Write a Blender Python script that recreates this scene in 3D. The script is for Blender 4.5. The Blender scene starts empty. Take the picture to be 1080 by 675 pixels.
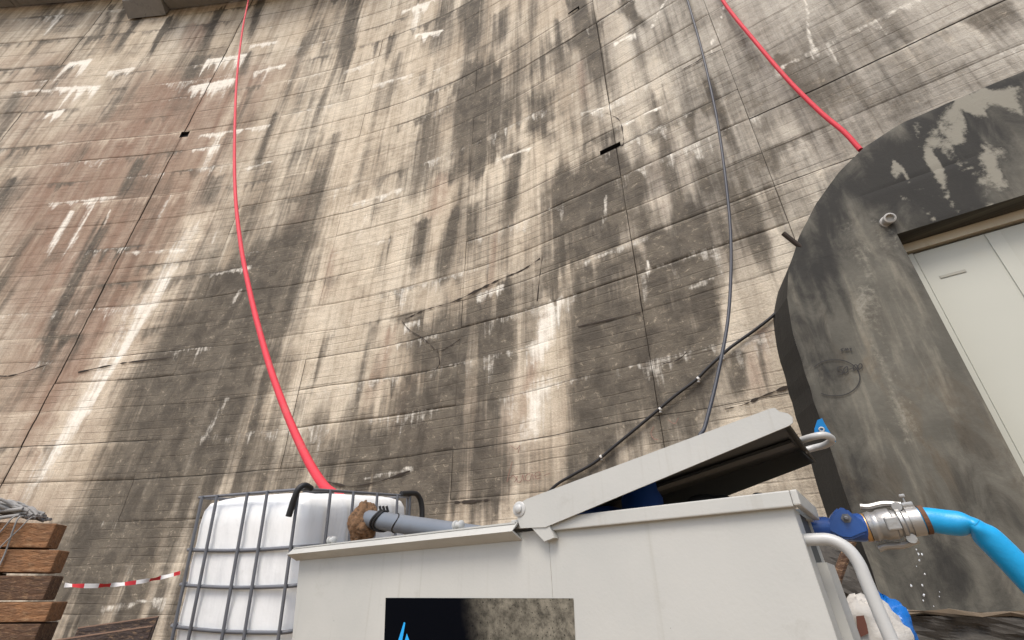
import bpy, bmesh, math, random
import numpy as np
from mathutils import Vector, Matrix

random.seed(7)
rng = np.random.default_rng(11)
scene = bpy.context.scene
col = scene.collection
R = math.radians

# ------------------------------------------------------------------ camera
F, PITCH, CH = 500.0, R(30), 1.4          # focal length in pixels of a 1080 wide frame, pitch up, eye height
CP, SP = math.cos(PITCH), math.sin(PITCH)
cam_d = bpy.data.cameras.new('camera')
cam_d.sensor_width = 36
cam_d.lens = F / 1080 * 36
cam_d.clip_start = 0.05
cam_d.clip_end = 2000
cam = bpy.data.objects.new('camera', cam_d)
col.objects.link(cam)
cam.location = (0, 0, CH)
cam.rotation_euler = (R(90) + PITCH, 0, 0)
scene.camera = cam

# ------------------------------------------------------------------ sky and sun
SUN_EL, SUN_AZ = 58, 205                   # azimuth clockwise from +Y: behind the camera, a little to the left
world = bpy.data.worlds.new('World')
scene.world = world
world.use_nodes = True
nt = world.node_tree
sky = nt.nodes.new('ShaderNodeTexSky')
sky.sky_type = 'NISHITA'
sky.sun_disc = False
sky.sun_elevation = R(SUN_EL)
sky.sun_rotation = R(SUN_AZ)
sky.air_density = 1.0
sky.dust_density = 3.0
sky.ozone_density = 0.6
nt.links.new(sky.outputs[0], nt.nodes['Background'].inputs[0])
nt.nodes['Background'].inputs[1].default_value = 0.15
sun_d = bpy.data.lights.new('sun', 'SUN')
sun_d.energy = 1.5
sun_d.angle = R(24)
sun_d.color = (1.0, 0.96, 0.90)
sun = bpy.data.objects.new('sun', sun_d)
col.objects.link(sun)
sdir = Vector((math.sin(R(SUN_AZ)) * math.cos(R(SUN_EL)), math.cos(R(SUN_AZ)) * math.cos(R(SUN_EL)), math.sin(R(SUN_EL))))
sun.rotation_euler = sdir.to_track_quat('Z', 'Y').to_euler()
sun.location = sdir * 60
scene.view_settings.view_transform = 'Standard'
scene.view_settings.look = 'None'
scene.view_settings.gamma = 1
scene.view_settings.use_curve_mapping = False
scene.view_settings.exposure = 0.75

# ------------------------------------------------------------------ pixel helpers
def ray(x, y):
    X, Y = x - 540.0, 337.5 - y
    return Vector((X, F * CP - Y * SP, Y * CP + F * SP))

CAM = Vector((0, 0, CH))

def on_plane(x, y, p0, n):
    d = ray(x, y)
    t = (Vector(p0) - CAM).dot(n) / d.dot(n)
    return CAM + d * t

def at_r(x, y, r):
    d = ray(x, y)
    return CAM + d * (r / math.hypot(d.x, d.y))

# plan of the dam face: heading of the wall against azimuth from the eye, taken from the slopes of its lift lines
azs = np.radians(np.linspace(-95, 75, 3401))
hd = np.radians(np.interp(np.degrees(azs), [-95, -54, -43, -8, 5, 27, 51, 75], [55, 55, 55, 57, 61.5, 74, 84, 88]))
cot = 1 / np.tan(hd - azs)
i0 = int(np.argmin(abs(azs)))
lr = np.concatenate([[0], np.cumsum((cot[1:] + cot[:-1]) / 2 * (azs[1] - azs[0]))])
WR = 6.9 * np.exp(lr - lr[i0])
WX, WY = -np.sin(azs) * WR, np.cos(azs) * WR
WS = np.concatenate([[0], np.cumsum(np.hypot(np.diff(WX), np.diff(WY)))])
WS -= WS[i0]

def wall_sz(x, y):
    d = ray(x, y)
    az = math.atan2(-d.x, d.y)
    r = float(np.interp(az, azs, WR))
    return float(np.interp(az, azs, WS)), CH + d.z / math.hypot(d.x, d.y) * r

def wall_n(s):
    h = float(np.interp(s, WS, hd))
    return Vector((-math.cos(h), -math.sin(h), 0))

def wall_d(s):
    h = float(np.interp(s, WS, hd))
    return Vector((-math.sin(h), math.cos(h), 0))

def wall_pt(s, z, off=0.0):
    n = wall_n(s)
    return Vector((float(np.interp(s, WS, WX)), float(np.interp(s, WS, WY)), z)) + n * off

def wall_px(x, y, off=0.0):
    s, z = wall_sz(x, y)
    return wall_pt(s, z, off)

# ------------------------------------------------------------------ object helpers
def thing(name, loc, label, cat, group=None):
    o = bpy.data.objects.new(name, None)
    col.objects.link(o)
    o.empty_display_size = 0.2
    o.location = loc
    tag(o, label, cat, group)
    return o

def tag(o, label=None, cat=None, group=None, kind=None):
    if label: o['label'] = label
    if cat: o['category'] = cat
    if group: o['group'] = group
    if kind: o['kind'] = kind
    return o

def root_of(o):
    while o.parent: o = o.parent
    return o

def mesh_obj(name, verts, faces, mat, parent=None, smooth=False, origin=None):
    """verts are world positions; the object sits on its thing's base point"""
    if parent is not None:
        org = Vector(root_of(parent).location)
    else:
        org = Vector(origin) if origin is not None else Vector((0, 0, 0))
    me = bpy.data.meshes.new(name)
    me.from_pydata([tuple(Vector(v) - org) for v in verts], [], faces)
    me.materials.append(mat)
    if smooth:
        me.polygons.foreach_set('use_smooth', [True] * len(me.polygons))
    me.update()
    o = bpy.data.objects.new(name, me)
    col.objects.link(o)
    if parent is not None:
        o.parent = parent
    else:
        o.location = org
    return o

class MB:
    """collects shapes of ONE part"""
    def __init__(self): self.v, self.f = [], []
    def add(self, vs, fs):
        b = len(self.v)
        self.v += [Vector(p) for p in vs]
        self.f += [tuple(i + b for i in f) for f in fs]
    def frame_box(self, o, ax, ay, az_, bevel=0.0):
        """box from corner o along three edge vectors; bevelled by bmesh"""
        o, ax, ay, az_ = map(Vector, (o, ax, ay, az_))
        if ax.cross(ay).dot(az_) < 0: ax, ay = ay, ax
        bm = bmesh.new()
        vs = [bm.verts.new(o + ax * i + ay * j + az_ * k) for k in (0, 1) for j in (0, 1) for i in (0, 1)]
        for f in ((0, 2, 3, 1), (4, 5, 7, 6), (0, 1, 5, 4), (2, 6, 7, 3), (0, 4, 6, 2), (1, 3, 7, 5)):
            bm.faces.new([vs[i] for i in f])
        if bevel:
            bmesh.ops.bevel(bm, geom=bm.edges[:], offset=bevel, segments=2, affect='EDGES', profile=0.6)
        bm.verts.index_update()
        self.add([v.co for v in bm.verts], [[v.index for v in f.verts] for f in bm.faces])
        bm.free()
    def tube(self, pts, rad, seg=10, cap=True, flat=None):
        pts = [Vector(p) for p in pts]
        n = len(pts)
        rads = rad if isinstance(rad, (list, tuple)) else [rad] * n
        t0 = (pts[1] - pts[0]).normalized()
        up = Vector((0, 0, 1)) if abs(t0.z) < 0.9 else Vector((1, 0, 0))
        a = t0.cross(up).normalized()
        vs = []
        for i, p in enumerate(pts):
            t = (pts[min(i + 1, n - 1)] - pts[max(i - 1, 0)]).normalized()
            a = (a - t * a.dot(t)).normalized()
            b = t.cross(a)
            for k in range(seg):
                w = 2 * math.pi * k / seg
                kb = 1.0 if flat is None else flat[i]
                vs.append(p + (a * math.cos(w) * (2 - kb if flat else 1) + b * math.sin(w) * kb) * rads[i])
        fs = []
        for i in range(n - 1):
            for k in range(seg):
                k2 = (k + 1) % seg
                fs.append((i * seg + k, i * seg + k2, (i + 1) * seg + k2, (i + 1) * seg + k))
        if cap:
            fs.append(tuple(range(seg))[::-1])
            fs.append(tuple((n - 1) * seg + k for k in range(seg)))
        self.add(vs, fs)
    def lathe(self, p0, axis, prof, seg=24):
        """prof: list of (distance along axis, radius)"""
        p0, axis = Vector(p0), Vector(axis).normalized()
        up = Vector((0, 0, 1)) if abs(axis.z) < 0.9 else Vector((1, 0, 0))
        a = axis.cross(up).normalized(); b = axis.cross(a)
        vs, fs = [], []
        for d, r in prof:
            for k in range(seg):
                w = 2 * math.pi * k / seg
                vs.append(p0 + axis * d + (a * math.cos(w) + b * math.sin(w)) * r)
        for i in range(len(prof) - 1):
            for k in range(seg):
                k2 = (k + 1) % seg
                fs.append((i * seg + k, (i + 1) * seg + k, (i + 1) * seg + k2, i * seg + k2))
        fs.append(tuple(range(seg)))
        fs.append(tuple((len(prof) - 1) * seg + k for k in range(seg))[::-1])
        self.add(vs, fs)
    def prism(self, poly, ext):
        """closed polygon (world points) extruded by a vector"""
        ext = Vector(ext); n = len(poly)
        poly = [Vector(p) for p in poly]
        vs = poly + [p + ext for p in poly]
        nrm = Vector((0, 0, 0))
        for i in range(n): nrm += poly[i].cross(poly[(i + 1) % n])
        fwd = nrm.dot(ext) < 0
        fs = [tuple(range(n)) if fwd else tuple(range(n))[::-1],
              tuple(range(n, 2 * n))[::-1] if fwd else tuple(range(n, 2 * n))]
        for i in range(n):
            j = (i + 1) % n
            q = (i, n + i, n + j, j)
            fs.append(q if fwd else q[::-1])
        self.add(vs, fs)
    def build(self, name, mat, parent=None, smooth=False, origin=None):
        o = mesh_obj(name, self.v, self.f, mat, parent, smooth, origin)
        return o

def auto_smooth(o, ang=40):
    me = o.data
    me.polygons.foreach_set('use_smooth', [True] * len(me.polygons))
    me.set_sharp_from_angle(angle=R(ang))
    return o

def spline(pts, n=12):
    """Catmull-Rom through the points"""
    P_ = [Vector(p) for p in pts]
    P_ = [P_[0] * 2 - P_[1]] + P_ + [P_[-1] * 2 - P_[-2]]
    out = []
    for i in range(1, len(P_) - 2):
        a, b, c, d = P_[i - 1:i + 3]
        for k in range(n):
            t = k / n
            out.append(0.5 * (2 * b + (c - a) * t + (2 * a - 5 * b + 4 * c - d) * t * t + (3 * b - a - 3 * c + d) * t ** 3))
    out.append(P_[-2])
    return out

# ------------------------------------------------------------------ materials
def lin(r, g, b):
    f = lambda c: (c / 255) / 12.92 if c <= 10 else ((c / 255 + 0.055) / 1.055) ** 2.4
    return (f(r), f(g), f(b), 1)

class NT:
    def __init__(self, name):
        self.m = bpy.data.materials.new(name)
        self.m.use_nodes = True
        self.t = self.m.node_tree
        self.b = self.t.nodes['Principled BSDF']
    def n(self, kind, **kw):
        nd = self.t.nodes.new('ShaderNode' + kind)
        for k, v in kw.items(): setattr(nd, k, v)
        return nd
    def link(self, a, b): self.t.links.new(a, b)
    def put(self, sock, v):
        if hasattr(v, 'is_output') or isinstance(v, bpy.types.NodeSocket): self.link(v, sock)
        else: sock.default_value = v
    def math(self, op, a, b=0.0, c=0.0, clamp=False):
        nd = self.n('Math', operation=op, use_clamp=clamp)
        self.put(nd.inputs[0], a); self.put(nd.inputs[1], b); self.put(nd.inputs[2], c)
        return nd.outputs[0]
    def mix(self, f, a, b, mode='MIX'):
        nd = self.n('Mix', data_type='RGBA', blend_type=mode)
        self.put(nd.inputs[0], f); self.put(nd.inputs[6], a); self.put(nd.inputs[7], b)
        return nd.outputs[2]
    def ramp(self, v, lo, hi, a=0.0, b=1.0):
        nd = self.n('MapRange', interpolation_type='SMOOTHSTEP')
        self.put(nd.inputs[0], v)
        for i, q in enumerate((lo, hi, a, b)): self.put(nd.inputs[i + 1], q)
        return nd.outputs[0]
    def coords(self, kind='Object', scale=(1, 1, 1)):
        tc = self.n('TexCoord')
        mp = self.n('Mapping')
        self.link(tc.outputs[kind], mp.inputs[0])
        mp.inputs[3].default_value = scale
        return mp.outputs[0]
    def noise(self, vec, scale, detail=4, rough=0.6, dist=0.0):
        nd = self.n('TexNoise')
        self.link(vec, nd.inputs['Vector'])
        nd.inputs['Scale'].default_value = scale
        nd.inputs['Detail'].default_value = detail
        nd.inputs['Roughness'].default_value = rough
        nd.inputs['Distortion'].default_value = dist
        return nd.outputs[0]
    def bump(self, h, strength=0.3, dist=0.01):
        nd = self.n('Bump')
        nd.inputs['Strength'].default_value = strength
        nd.inputs['Distance'].default_value = dist
        self.link(h, nd.inputs['Height'])
        self.link(nd.outputs[0], self.b.inputs['Normal'])

def simple(name, c, rough=0.6, metal=0.0, var=0.12, nscale=6.0, dirt=None, dirt_amt=0.0, dscale=3.0, bump=0.05, bscale=60.0, spec=0.5, stretch=(1, 1, 1)):
    k = NT(name)
    v = k.coords('Object', stretch)
    n1 = k.noise(v, nscale, 5, 0.6)
    f = k.math('MULTIPLY_ADD', n1, 2 * var, 1 - var)
    hsv = k.n('HueSaturation')
    hsv.inputs['Color'].default_value = c
    k.link(f, hsv.inputs['Value'])
    colr = hsv.outputs[0]
    if dirt:
        n2 = k.noise(v, dscale, 6, 0.68, 0.4)
        colr = k.mix(k.ramp(n2, 0.62 - 0.3 * dirt_amt, 0.78 - 0.2 * dirt_amt, 0, min(1, 0.35 + dirt_amt)), colr, dirt)
    k.link(colr, k.b.inputs['Base Color'])
    k.b.inputs['Roughness'].default_value = rough
    k.b.inputs['Metallic'].default_value = metal
    k.b.inputs['Specular IOR Level'].default_value = spec
    if bump:
        k.bump(k.noise(v, bscale, 4, 0.6), bump, 0.01)
    return k.m

def concrete_wall(name):
    """weathered dam concrete; the stain layer stores where moulds (R), lime and painted flare rays (G), iron brown (B) and clean laitance (A) lie"""
    k = NT(name)
    at = k.n('Attribute', attribute_name='stain')
    sep = k.n('SeparateColor')
    k.link(at.outputs['Color'], sep.inputs[0])
    dk, wh, rd, lt = sep.outputs[0], sep.outputs[1], sep.outputs[2], at.outputs['Alpha']
    uv = k.n('UVMap', uv_map='face')
    def mapped(sx, sy):
        mp = k.n('Mapping')
        k.link(uv.outputs[0], mp.inputs[0])
        mp.inputs[3].default_value = (sx, sy, 1)
        return mp.outputs[0]
    fine = k.noise(mapped(1, 1), 9, 8, 0.72)
    grit = k.noise(mapped(1, 1), 38, 5, 0.7)
    big = k.noise(mapped(1, 0.6), 0.55, 5, 0.6, 0.3)
    streak = k.noise(mapped(1, 0.035), 4.2, 7, 0.64, 0.15)
    streakf = k.noise(mapped(1, 0.03), 16.0, 5, 0.66, 0.1)
    brd = k.noise(mapped(0.05, 1), 8.0, 3, 0.6, 0.1)
    # sawn board marks: thin horizontal lines, broken up along the wall
    wv = k.n('TexWave', wave_type='BANDS', bands_direction='Y', wave_profile='SIN')
    wmap = k.n('Mapping'); k.link(uv.outputs[0], wmap.inputs[0]); wmap.inputs[3].default_value = (0.25, 1, 1)
    k.link(wmap.outputs[0], wv.inputs[0])
    wv.inputs['Scale'].default_value = 2.15
    wv.inputs['Distortion'].default_value = 1.6
    wv.inputs['Detail'].default_value = 3
    wv.inputs['Detail Scale'].default_value = 1.2
    line = k.ramp(wv.outputs['Fac'], 0.93, 1.0)
    line = k.math('MULTIPLY', line, k.ramp(k.noise(mapped(0.5, 1.3), 1.7, 3, 0.6), 0.42, 0.62))
    mid = k.noise(mapped(1, 0.75), 2.6, 7, 0.68, 0.5)
    wide = k.noise(mapped(1, 0.10), 1.7, 5, 0.62, 0.2)
    base = k.mix(k.ramp(big, .3, .7), lin(186, 171, 149), lin(208, 197, 177))
    base = k.mix(k.ramp(wide, 0.42, 0.68, 0, 0.55), base, lin(140, 126, 107))
    base = k.mix(k.ramp(streak, 0.45, 0.68, 0, 0.5), base, lin(128, 115, 97))
    base = k.mix(k.ramp(mid, 0.5, 0.7, 0, 0.4), base, lin(150, 134, 112))
    base = k.mix(k.ramp(streak, 0.44, 0.28, 0, 0.5), base, lin(216, 206, 186))
    base = k.mix(k.math('MULTIPLY', k.ramp(brd, 0.48, 0.7), 0.3), base, lin(136, 124, 106))
    base = k.mix(k.math('MULTIPLY', rd, k.ramp(k.math('ADD', mid, k.math('MULTIPLY', streak, 0.6)), 0.5, 1.0, 0.7, 1.0)), base, lin(134, 107, 90))
    # greyer pour towards the portal, above the lower lifts
    su = k.n('SeparateXYZ'); k.link(uv.outputs[0], su.inputs[0])
    gz = k.math('MULTIPLY', k.ramp(k.math('ADD', su.outputs[0], k.math('MULTIPLY', mid, 1.5)), 0.2, -3.2), k.ramp(su.outputs[1], 4.6, 6.8, 0.15, 0.75))
    base = k.mix(gz, base, lin(172, 168, 158))
    # clean pale skin
    ltf = k.math('MULTIPLY', lt, k.ramp(k.math('ADD', k.math('MULTIPLY', streakf, .5), mid), 0.45, 0.95, 0.9, 0.15))
    base = k.mix(ltf, base, lin(220, 207, 184))
    # grain
    base = k.mix(k.ramp(grit, 0.32, 0.6, 0.24, 0.0), base, lin(96, 86, 74))
    base = k.mix(k.ramp(fine, 0.53, 0.72, 0, 0.35), base, lin(116, 102, 85))
    base = k.mix(k.ramp(streakf, 0.55, 0.74, 0, 0.32), base, lin(92, 84, 74))
    # mould
    mk = k.math('MULTIPLY_ADD', dk, 1.4, -0.03)
    mk = k.math('SUBTRACT', mk, k.math('MULTIPLY', lt, 0.34))
    for nz_, amp_ in ((mid, 0.55), (streak, 1.0), (fine, 0.6), (streakf, 0.65), (grit, 0.4), (brd, 0.35)):
        mk = k.math('ADD', mk, k.math('MULTIPLY', k.math('SUBTRACT', nz_, 0.5), amp_))
    mkf = k.ramp(mk, -0.02, 0.98, 0, 0.95)
    mkf = k.math('MULTIPLY', mkf, k.ramp(dk, 0.0, 0.2, 0.8, 1.0))
    mcol = k.mix(k.ramp(mid, .35, .65), lin(70, 65, 58), lin(100, 93, 82))
    base = k.mix(mkf, base, mcol)
    # pale spalls that show through the mould
    sp = k.noise(mapped(1, 1.25), 9, 7, 0.8, 0.6)
    zone = k.ramp(mid, .40, .58)
    base = k.mix(k.math('MULTIPLY', k.math('MULTIPLY', k.ramp(sp, 0.56, 0.64), zone), k.ramp(dk, 0.1, 0.6, 0.12, 0.5)), base, lin(184, 171, 149))
    # lime and the painted flare rays
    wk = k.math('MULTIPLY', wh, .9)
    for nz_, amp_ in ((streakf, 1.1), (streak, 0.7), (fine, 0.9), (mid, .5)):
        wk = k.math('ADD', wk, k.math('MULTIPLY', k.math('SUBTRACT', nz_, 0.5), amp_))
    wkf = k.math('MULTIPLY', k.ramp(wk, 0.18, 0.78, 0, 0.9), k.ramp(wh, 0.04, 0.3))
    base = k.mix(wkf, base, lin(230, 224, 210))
    base = k.mix(k.math('MULTIPLY', line, 0.28), base, lin(74, 66, 57))
    k.link(base, k.b.inputs['Base Color'])
    k.b.inputs['Roughness'].default_value = 0.92
    k.b.inputs['Specular IOR Level'].default_value = 0.2
    hgt = k.math('ADD', fine, k.math('MULTIPLY', grit, 0.4))
    hgt = k.math('SUBTRACT', hgt, k.math('MULTIPLY', line, 0.4))
    hgt = k.math('ADD', hgt, k.math('MULTIPLY', brd, 0.5))
    k.bump(hgt, 0.55, 0.03)
    return k.m

def portal_concrete(name):
    """trowelled render: R of the stain layer is black mould, G bare pale patches, B rusty wash"""
    k = NT(name)
    at = k.n('Attribute', attribute_name='stain')
    sep = k.n('SeparateColor')
    k.link(at.outputs['Color'], sep.inputs[0])
    uv = k.n('UVMap', uv_map='face')
    def mapped(sx, sy):
        mp = k.n('Mapping'); k.link(uv.outputs[0], mp.inputs[0]); mp.inputs[3].default_value = (sx, sy, 1)
        return mp.outputs[0]
    big = k.noise(mapped(1, 0.7), 1.3, 6, 0.62, 0.6)
    mid = k.noise(mapped(1, 0.5), 4.2, 7, 0.68, 0.8)
    fine = k.noise(mapped(1, 1), 24, 6, 0.7)
    strk = k.noise(mapped(1, 0.12), 7.0, 5, 0.62, 0.3)
    base = k.mix(k.ramp(big, 0.35, 0.65), lin(80, 78, 70), lin(102, 99, 89))
    base = k.mix(k.ramp(mid, 0.45, 0.68, 0, 0.4), base, lin(74, 70, 62))
    base = k.mix(k.ramp(strk, 0.48, 0.7, 0, 0.6), base, lin(140, 134, 119))
    base = k.mix(k.ramp(fine, 0.35, 0.7, 0.22, 0.0), base, lin(70, 66, 58))
    base = k.mix(k.math('MULTIPLY', sep.outputs[2], k.ramp(mid, 0.42, 0.6)), base, lin(104, 90, 70))
    mk = k.math('ADD', sep.outputs[0], k.math('MULTIPLY', k.math('SUBTRACT', mid, 0.5), 1.2))
    mk = k.math('ADD', mk, k.math('MULTIPLY', k.math('SUBTRACT', strk, 0.5), 0.8))
    base = k.mix(k.math('MULTIPLY', k.ramp(mk, 0.05, 0.75, 0, 0.95), k.ramp(sep.outputs[0], 0.0, 0.2)), base, lin(38, 37, 34))
    gk = k.math('ADD', sep.outputs[1], k.math('MULTIPLY', k.math('SUBTRACT', mid, 0.5), 1.9))
    gk = k.math('ADD', gk, k.math('MULTIPLY', k.math('SUBTRACT', fine, 0.5), 1.0))
    base = k.mix(k.math('MULTIPLY', k.ramp(gk, 0.28, 0.8, 0, 0.85), k.ramp(sep.outputs[1], 0.03, 0.15)), base, lin(136, 132, 119))
    k.link(base, k.b.inputs['Base Color'])
    k.b.inputs['Roughness'].default_value = 0.8
    k.b.inputs['Specular IOR Level'].default_value = 0.3
    k.bump(k.math('ADD', mid, k.math('MULTIPLY', fine, 0.4)), 0.3, 0.02)
    return k.m

def wood(name, a, b):
    k = NT(name)
    v = k.coords('Object', (1.2, 9, 9))
    g = k.noise(v, 5, 6, 0.65, 0.6)
    d = k.noise(k.coords('Object'), 3, 5, 0.7)
    c = k.mix(k.ramp(g, 0.3, 0.7), a, b)
    c = k.mix(k.ramp(d, 0.45, 0.7, 0, 0.8), c, lin(48, 36, 27))
    c = k.mix(k.ramp(k.noise(k.coords('Object', (1, 6, 6)), 14, 6, .75), .5, .72, 0, .6), c, lin(168, 136, 100))
    k.link(c, k.b.inputs['Base Color'])
    k.b.inputs['Roughness'].default_value = 0.85
    k.bump(k.math('ADD', g, d), 0.9, 0.02)
    return k.m

M = {}
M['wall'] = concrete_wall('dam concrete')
M['portal'] = portal_concrete('portal concrete')
M['core'] = simple('joint shadow concrete', lin(70, 62, 54), 0.95, var=0.3)
M['slab'] = simple('walkway concrete', lin(122, 120, 116), 0.9, var=0.2, dirt=lin(70, 70, 70), dirt_amt=0.3)
def cabinet_paint():
    k = NT('pale grey paint')
    v = k.coords('Object')
    big = k.noise(v, 1.6, 5, .6)
    c = k.mix(k.ramp(big, .3, .7), lin(166, 166, 160), lin(176, 175, 168))
    run = k.noise(k.coords('Object', (9, 9, .35)), 4, 5, .62)
    c = k.mix(k.ramp(run, .56, .76, 0, .28), c, lin(140, 134, 120))
    sm = k.noise(v, 7, 7, .72, .5)
    c = k.mix(k.ramp(sm, .58, .78, 0, .3), c, lin(132, 126, 114))
    sp = k.noise(v, 46, 2, .5)
    c = k.mix(k.ramp(sp, .77, .80, 0, .6), c, lin(70, 64, 58))
    k.link(c, k.b.inputs['Base Color'])
    k.link(k.ramp(sm, .3, .7, .34, .52), k.b.inputs['Roughness'])
    h = k.math('ADD', k.math('MULTIPLY', k.noise(v, 120, 3, .5), .25), k.math('MULTIPLY', k.noise(v, 2.5, 2, .5), 2.0))
    k.bump(h, .12, .01)
    return k.m
M['paint'] = cabinet_paint()
M['paint_shade'] = simple('shaded cabinet paint', lin(62, 64, 62), 0.6, var=0.15, dirt=lin(60, 56, 50), dirt_amt=0.25)  # darker copy of the cabinet paint; shade under the lid is in its colour
M['seal'] = simple('black rubber', lin(26, 26, 27), 0.6, var=0.2)
M['steel'] = simple('galvanised tube', lin(104, 106, 110), 0.55, 0.3, var=0.2, dirt=lin(74, 66, 58), dirt_amt=0.2)
M['bolt'] = simple('painted bolt', lin(172, 172, 168), 0.35, var=0.05)
M['red'] = simple('red hose rubber', lin(196, 46, 60), 0.72, var=0.16, nscale=9, dirt=lin(150, 92, 84), dirt_amt=0.25, dscale=5, bump=0.4, bscale=70)
M['cable'] = simple('grey cable sheath', lin(46, 49, 57), 0.55, var=0.15)
M['black_cable'] = simple('black cable sheath', lin(24, 23, 24), 0.55, var=0.2)
M['tie'] = simple('white clip plastic', lin(206, 204, 198), 0.5)
M['pipe'] = simple('grey pvc pipe', lin(104, 110, 117), 0.45, var=0.1, dirt=lin(96, 92, 86), dirt_amt=0.15)
M['blue'] = simple('bright blue hose', lin(6, 146, 200), 0.42, var=0.12, nscale=14, dirt=lin(40, 120, 150), dirt_amt=0.12, dscale=9, bump=0.12, bscale=60)
M['dblue'] = simple('dark blue enamel', lin(12, 66, 132), 0.35, var=0.15, dirt=lin(8, 24, 60), dirt_amt=0.2)
M['eblue'] = simple('engine blue', lin(16, 66, 140), 0.5, var=0.2)
M['cyan'] = simple('blue plastic tag', lin(10, 122, 186), 0.4)
M['alu'] = simple('cast aluminium', lin(158, 157, 154), 0.38, 0.75, var=0.15, dirt=lin(110, 104, 96), dirt_amt=0.2, bump=0.1)
M['brass'] = simple('brass ring', lin(184, 148, 98), 0.4, 0.7)
M['rust'] = simple('rusty steel', lin(96, 66, 46), 0.85, 0.1, var=0.3, dirt=lin(50, 36, 28), dirt_amt=0.4, nscale=20)
M['stub'] = simple('dark steel', lin(54, 44, 36), .8, .2, var=.3)
M['sack'] = simple('coir sacking', lin(128, 98, 70), 0.95, var=0.6, nscale=60, dirt=lin(64, 48, 36), dirt_amt=0.5, dscale=26, bump=1.0, bscale=150, stretch=(1, 1, 2.2))
M['net'] = simple('grey net cord', lin(132, 130, 126), 0.8, var=0.3, dirt=lin(80, 76, 70), dirt_amt=0.4)
M['timber'] = wood('weathered timber', lin(140, 98, 62), lin(104, 72, 46))
M['timber_dark'] = wood('dark timber', lin(96, 68, 46), lin(70, 50, 35))
M['ply'] = wood('shuttering board', lin(66, 52, 45), lin(50, 40, 36))
M['ply_edge'] = simple('board edge', lin(130, 104, 86), 0.8, var=0.2)
M['pallet'] = wood('pallet wood', lin(164, 134, 98), lin(128, 100, 72))
M['door'] = simple('door paint', lin(168, 168, 156), 0.55, var=0.06, nscale=1.2, dirt=lin(172, 164, 140), dirt_amt=0.15, dscale=1.5, bump=0.02)
M['doorframe'] = simple('door frame paint', lin(182, 174, 156), 0.6, var=0.12, dirt=lin(150, 134, 110), dirt_amt=0.3)
M['slot'] = simple('slot shadow', lin(148, 146, 134), 0.7)
M['rock'] = simple('dark wet rock', lin(66, 62, 56), 0.85, var=0.45, nscale=7, dirt=lin(34, 31, 28), dirt_amt=0.35, dscale=5, bump=0.9, bscale=14)
M['ledge'] = simple('ledge mortar', lin(98, 86, 70), 0.9, var=0.35, nscale=12, dirt=lin(70, 60, 50), dirt_amt=0.4)
M['soil'] = simple('site soil', lin(136, 118, 96), 0.95, var=0.3, nscale=2.0, dirt=lin(96, 82, 66), dirt_amt=0.4, bump=0.6, bscale=8)
M['bag'] = simple('white woven bag', lin(176, 172, 164), 0.6, var=0.1, bump=0.4, bscale=40)
M['bagred'] = simple('bag print', lin(104, 62, 48), 0.7, var=0.25)
M['bluebag'] = simple('blue plastic bag', lin(20, 96, 170), 0.25, var=0.25, nscale=18, bump=0.5, bscale=26)
M['ink'] = simple('marker ink', lin(38, 36, 34), 0.8)
M['redink'] = simple('faded red paint', lin(128, 98, 86), 0.9, var=0.3, nscale=30)
M['decal_blue'] = simple('logo blue', lin(20, 150, 215), 0.4, var=0.02, bump=0)
M['scratch'] = simple('scratched primer', lin(146, 144, 136), .7)
M['dark'] = simple('dark interior', lin(30, 31, 33), 0.8)
M['lamp'] = simple('grey pvc cap', lin(158, 156, 150), 0.5, dirt=lin(120, 112, 100), dirt_amt=0.3)

def tank_plastic():
    k = NT('milky polyethylene')
    v = k.coords('Object')
    n = k.noise(k.coords('Object', (1, 1, 0.15)), 9, 5, 0.65)
    c = k.mix(k.ramp(n, 0.45, 0.75, 0, 0.4), lin(224, 225, 223), lin(178, 180, 180))
    c = k.mix(k.ramp(k.noise(v, 6, 7, 0.75), 0.6, 0.75, 0, 0.35), c, lin(150, 146, 138))
    k.link(c, k.b.inputs['Base Color'])
    k.b.inputs['Roughness'].default_value = 0.38
    k.b.inputs['Subsurface Weight'].default_value = 0.12
    k.b.inputs['Subsurface Radius'].default_value = (0.05, 0.05, 0.05)
    k.b.inputs['Subsurface Scale'].default_value = 0.5
    k.bump(k.noise(v, 14, 3, 0.5), 0.15, 0.02)
    return k.m
M['tank'] = tank_plastic()

def tape_mat():
    k = NT('barrier tape')
    uv = k.n('UVMap', uv_map='along')
    sx = k.n('SeparateXYZ'); k.link(uv.outputs[0], sx.inputs[0])
    fr = k.math('FRACT', sx.outputs[0])
    c = k.mix(k.math('GREATER_THAN', fr, 0.45), lin(186, 40, 44), lin(216, 212, 206))
    k.link(c, k.b.inputs['Base Color'])
    k.b.inputs['Roughness'].default_value = 0.45
    return k.m
M['tape'] = tape_mat()

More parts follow.
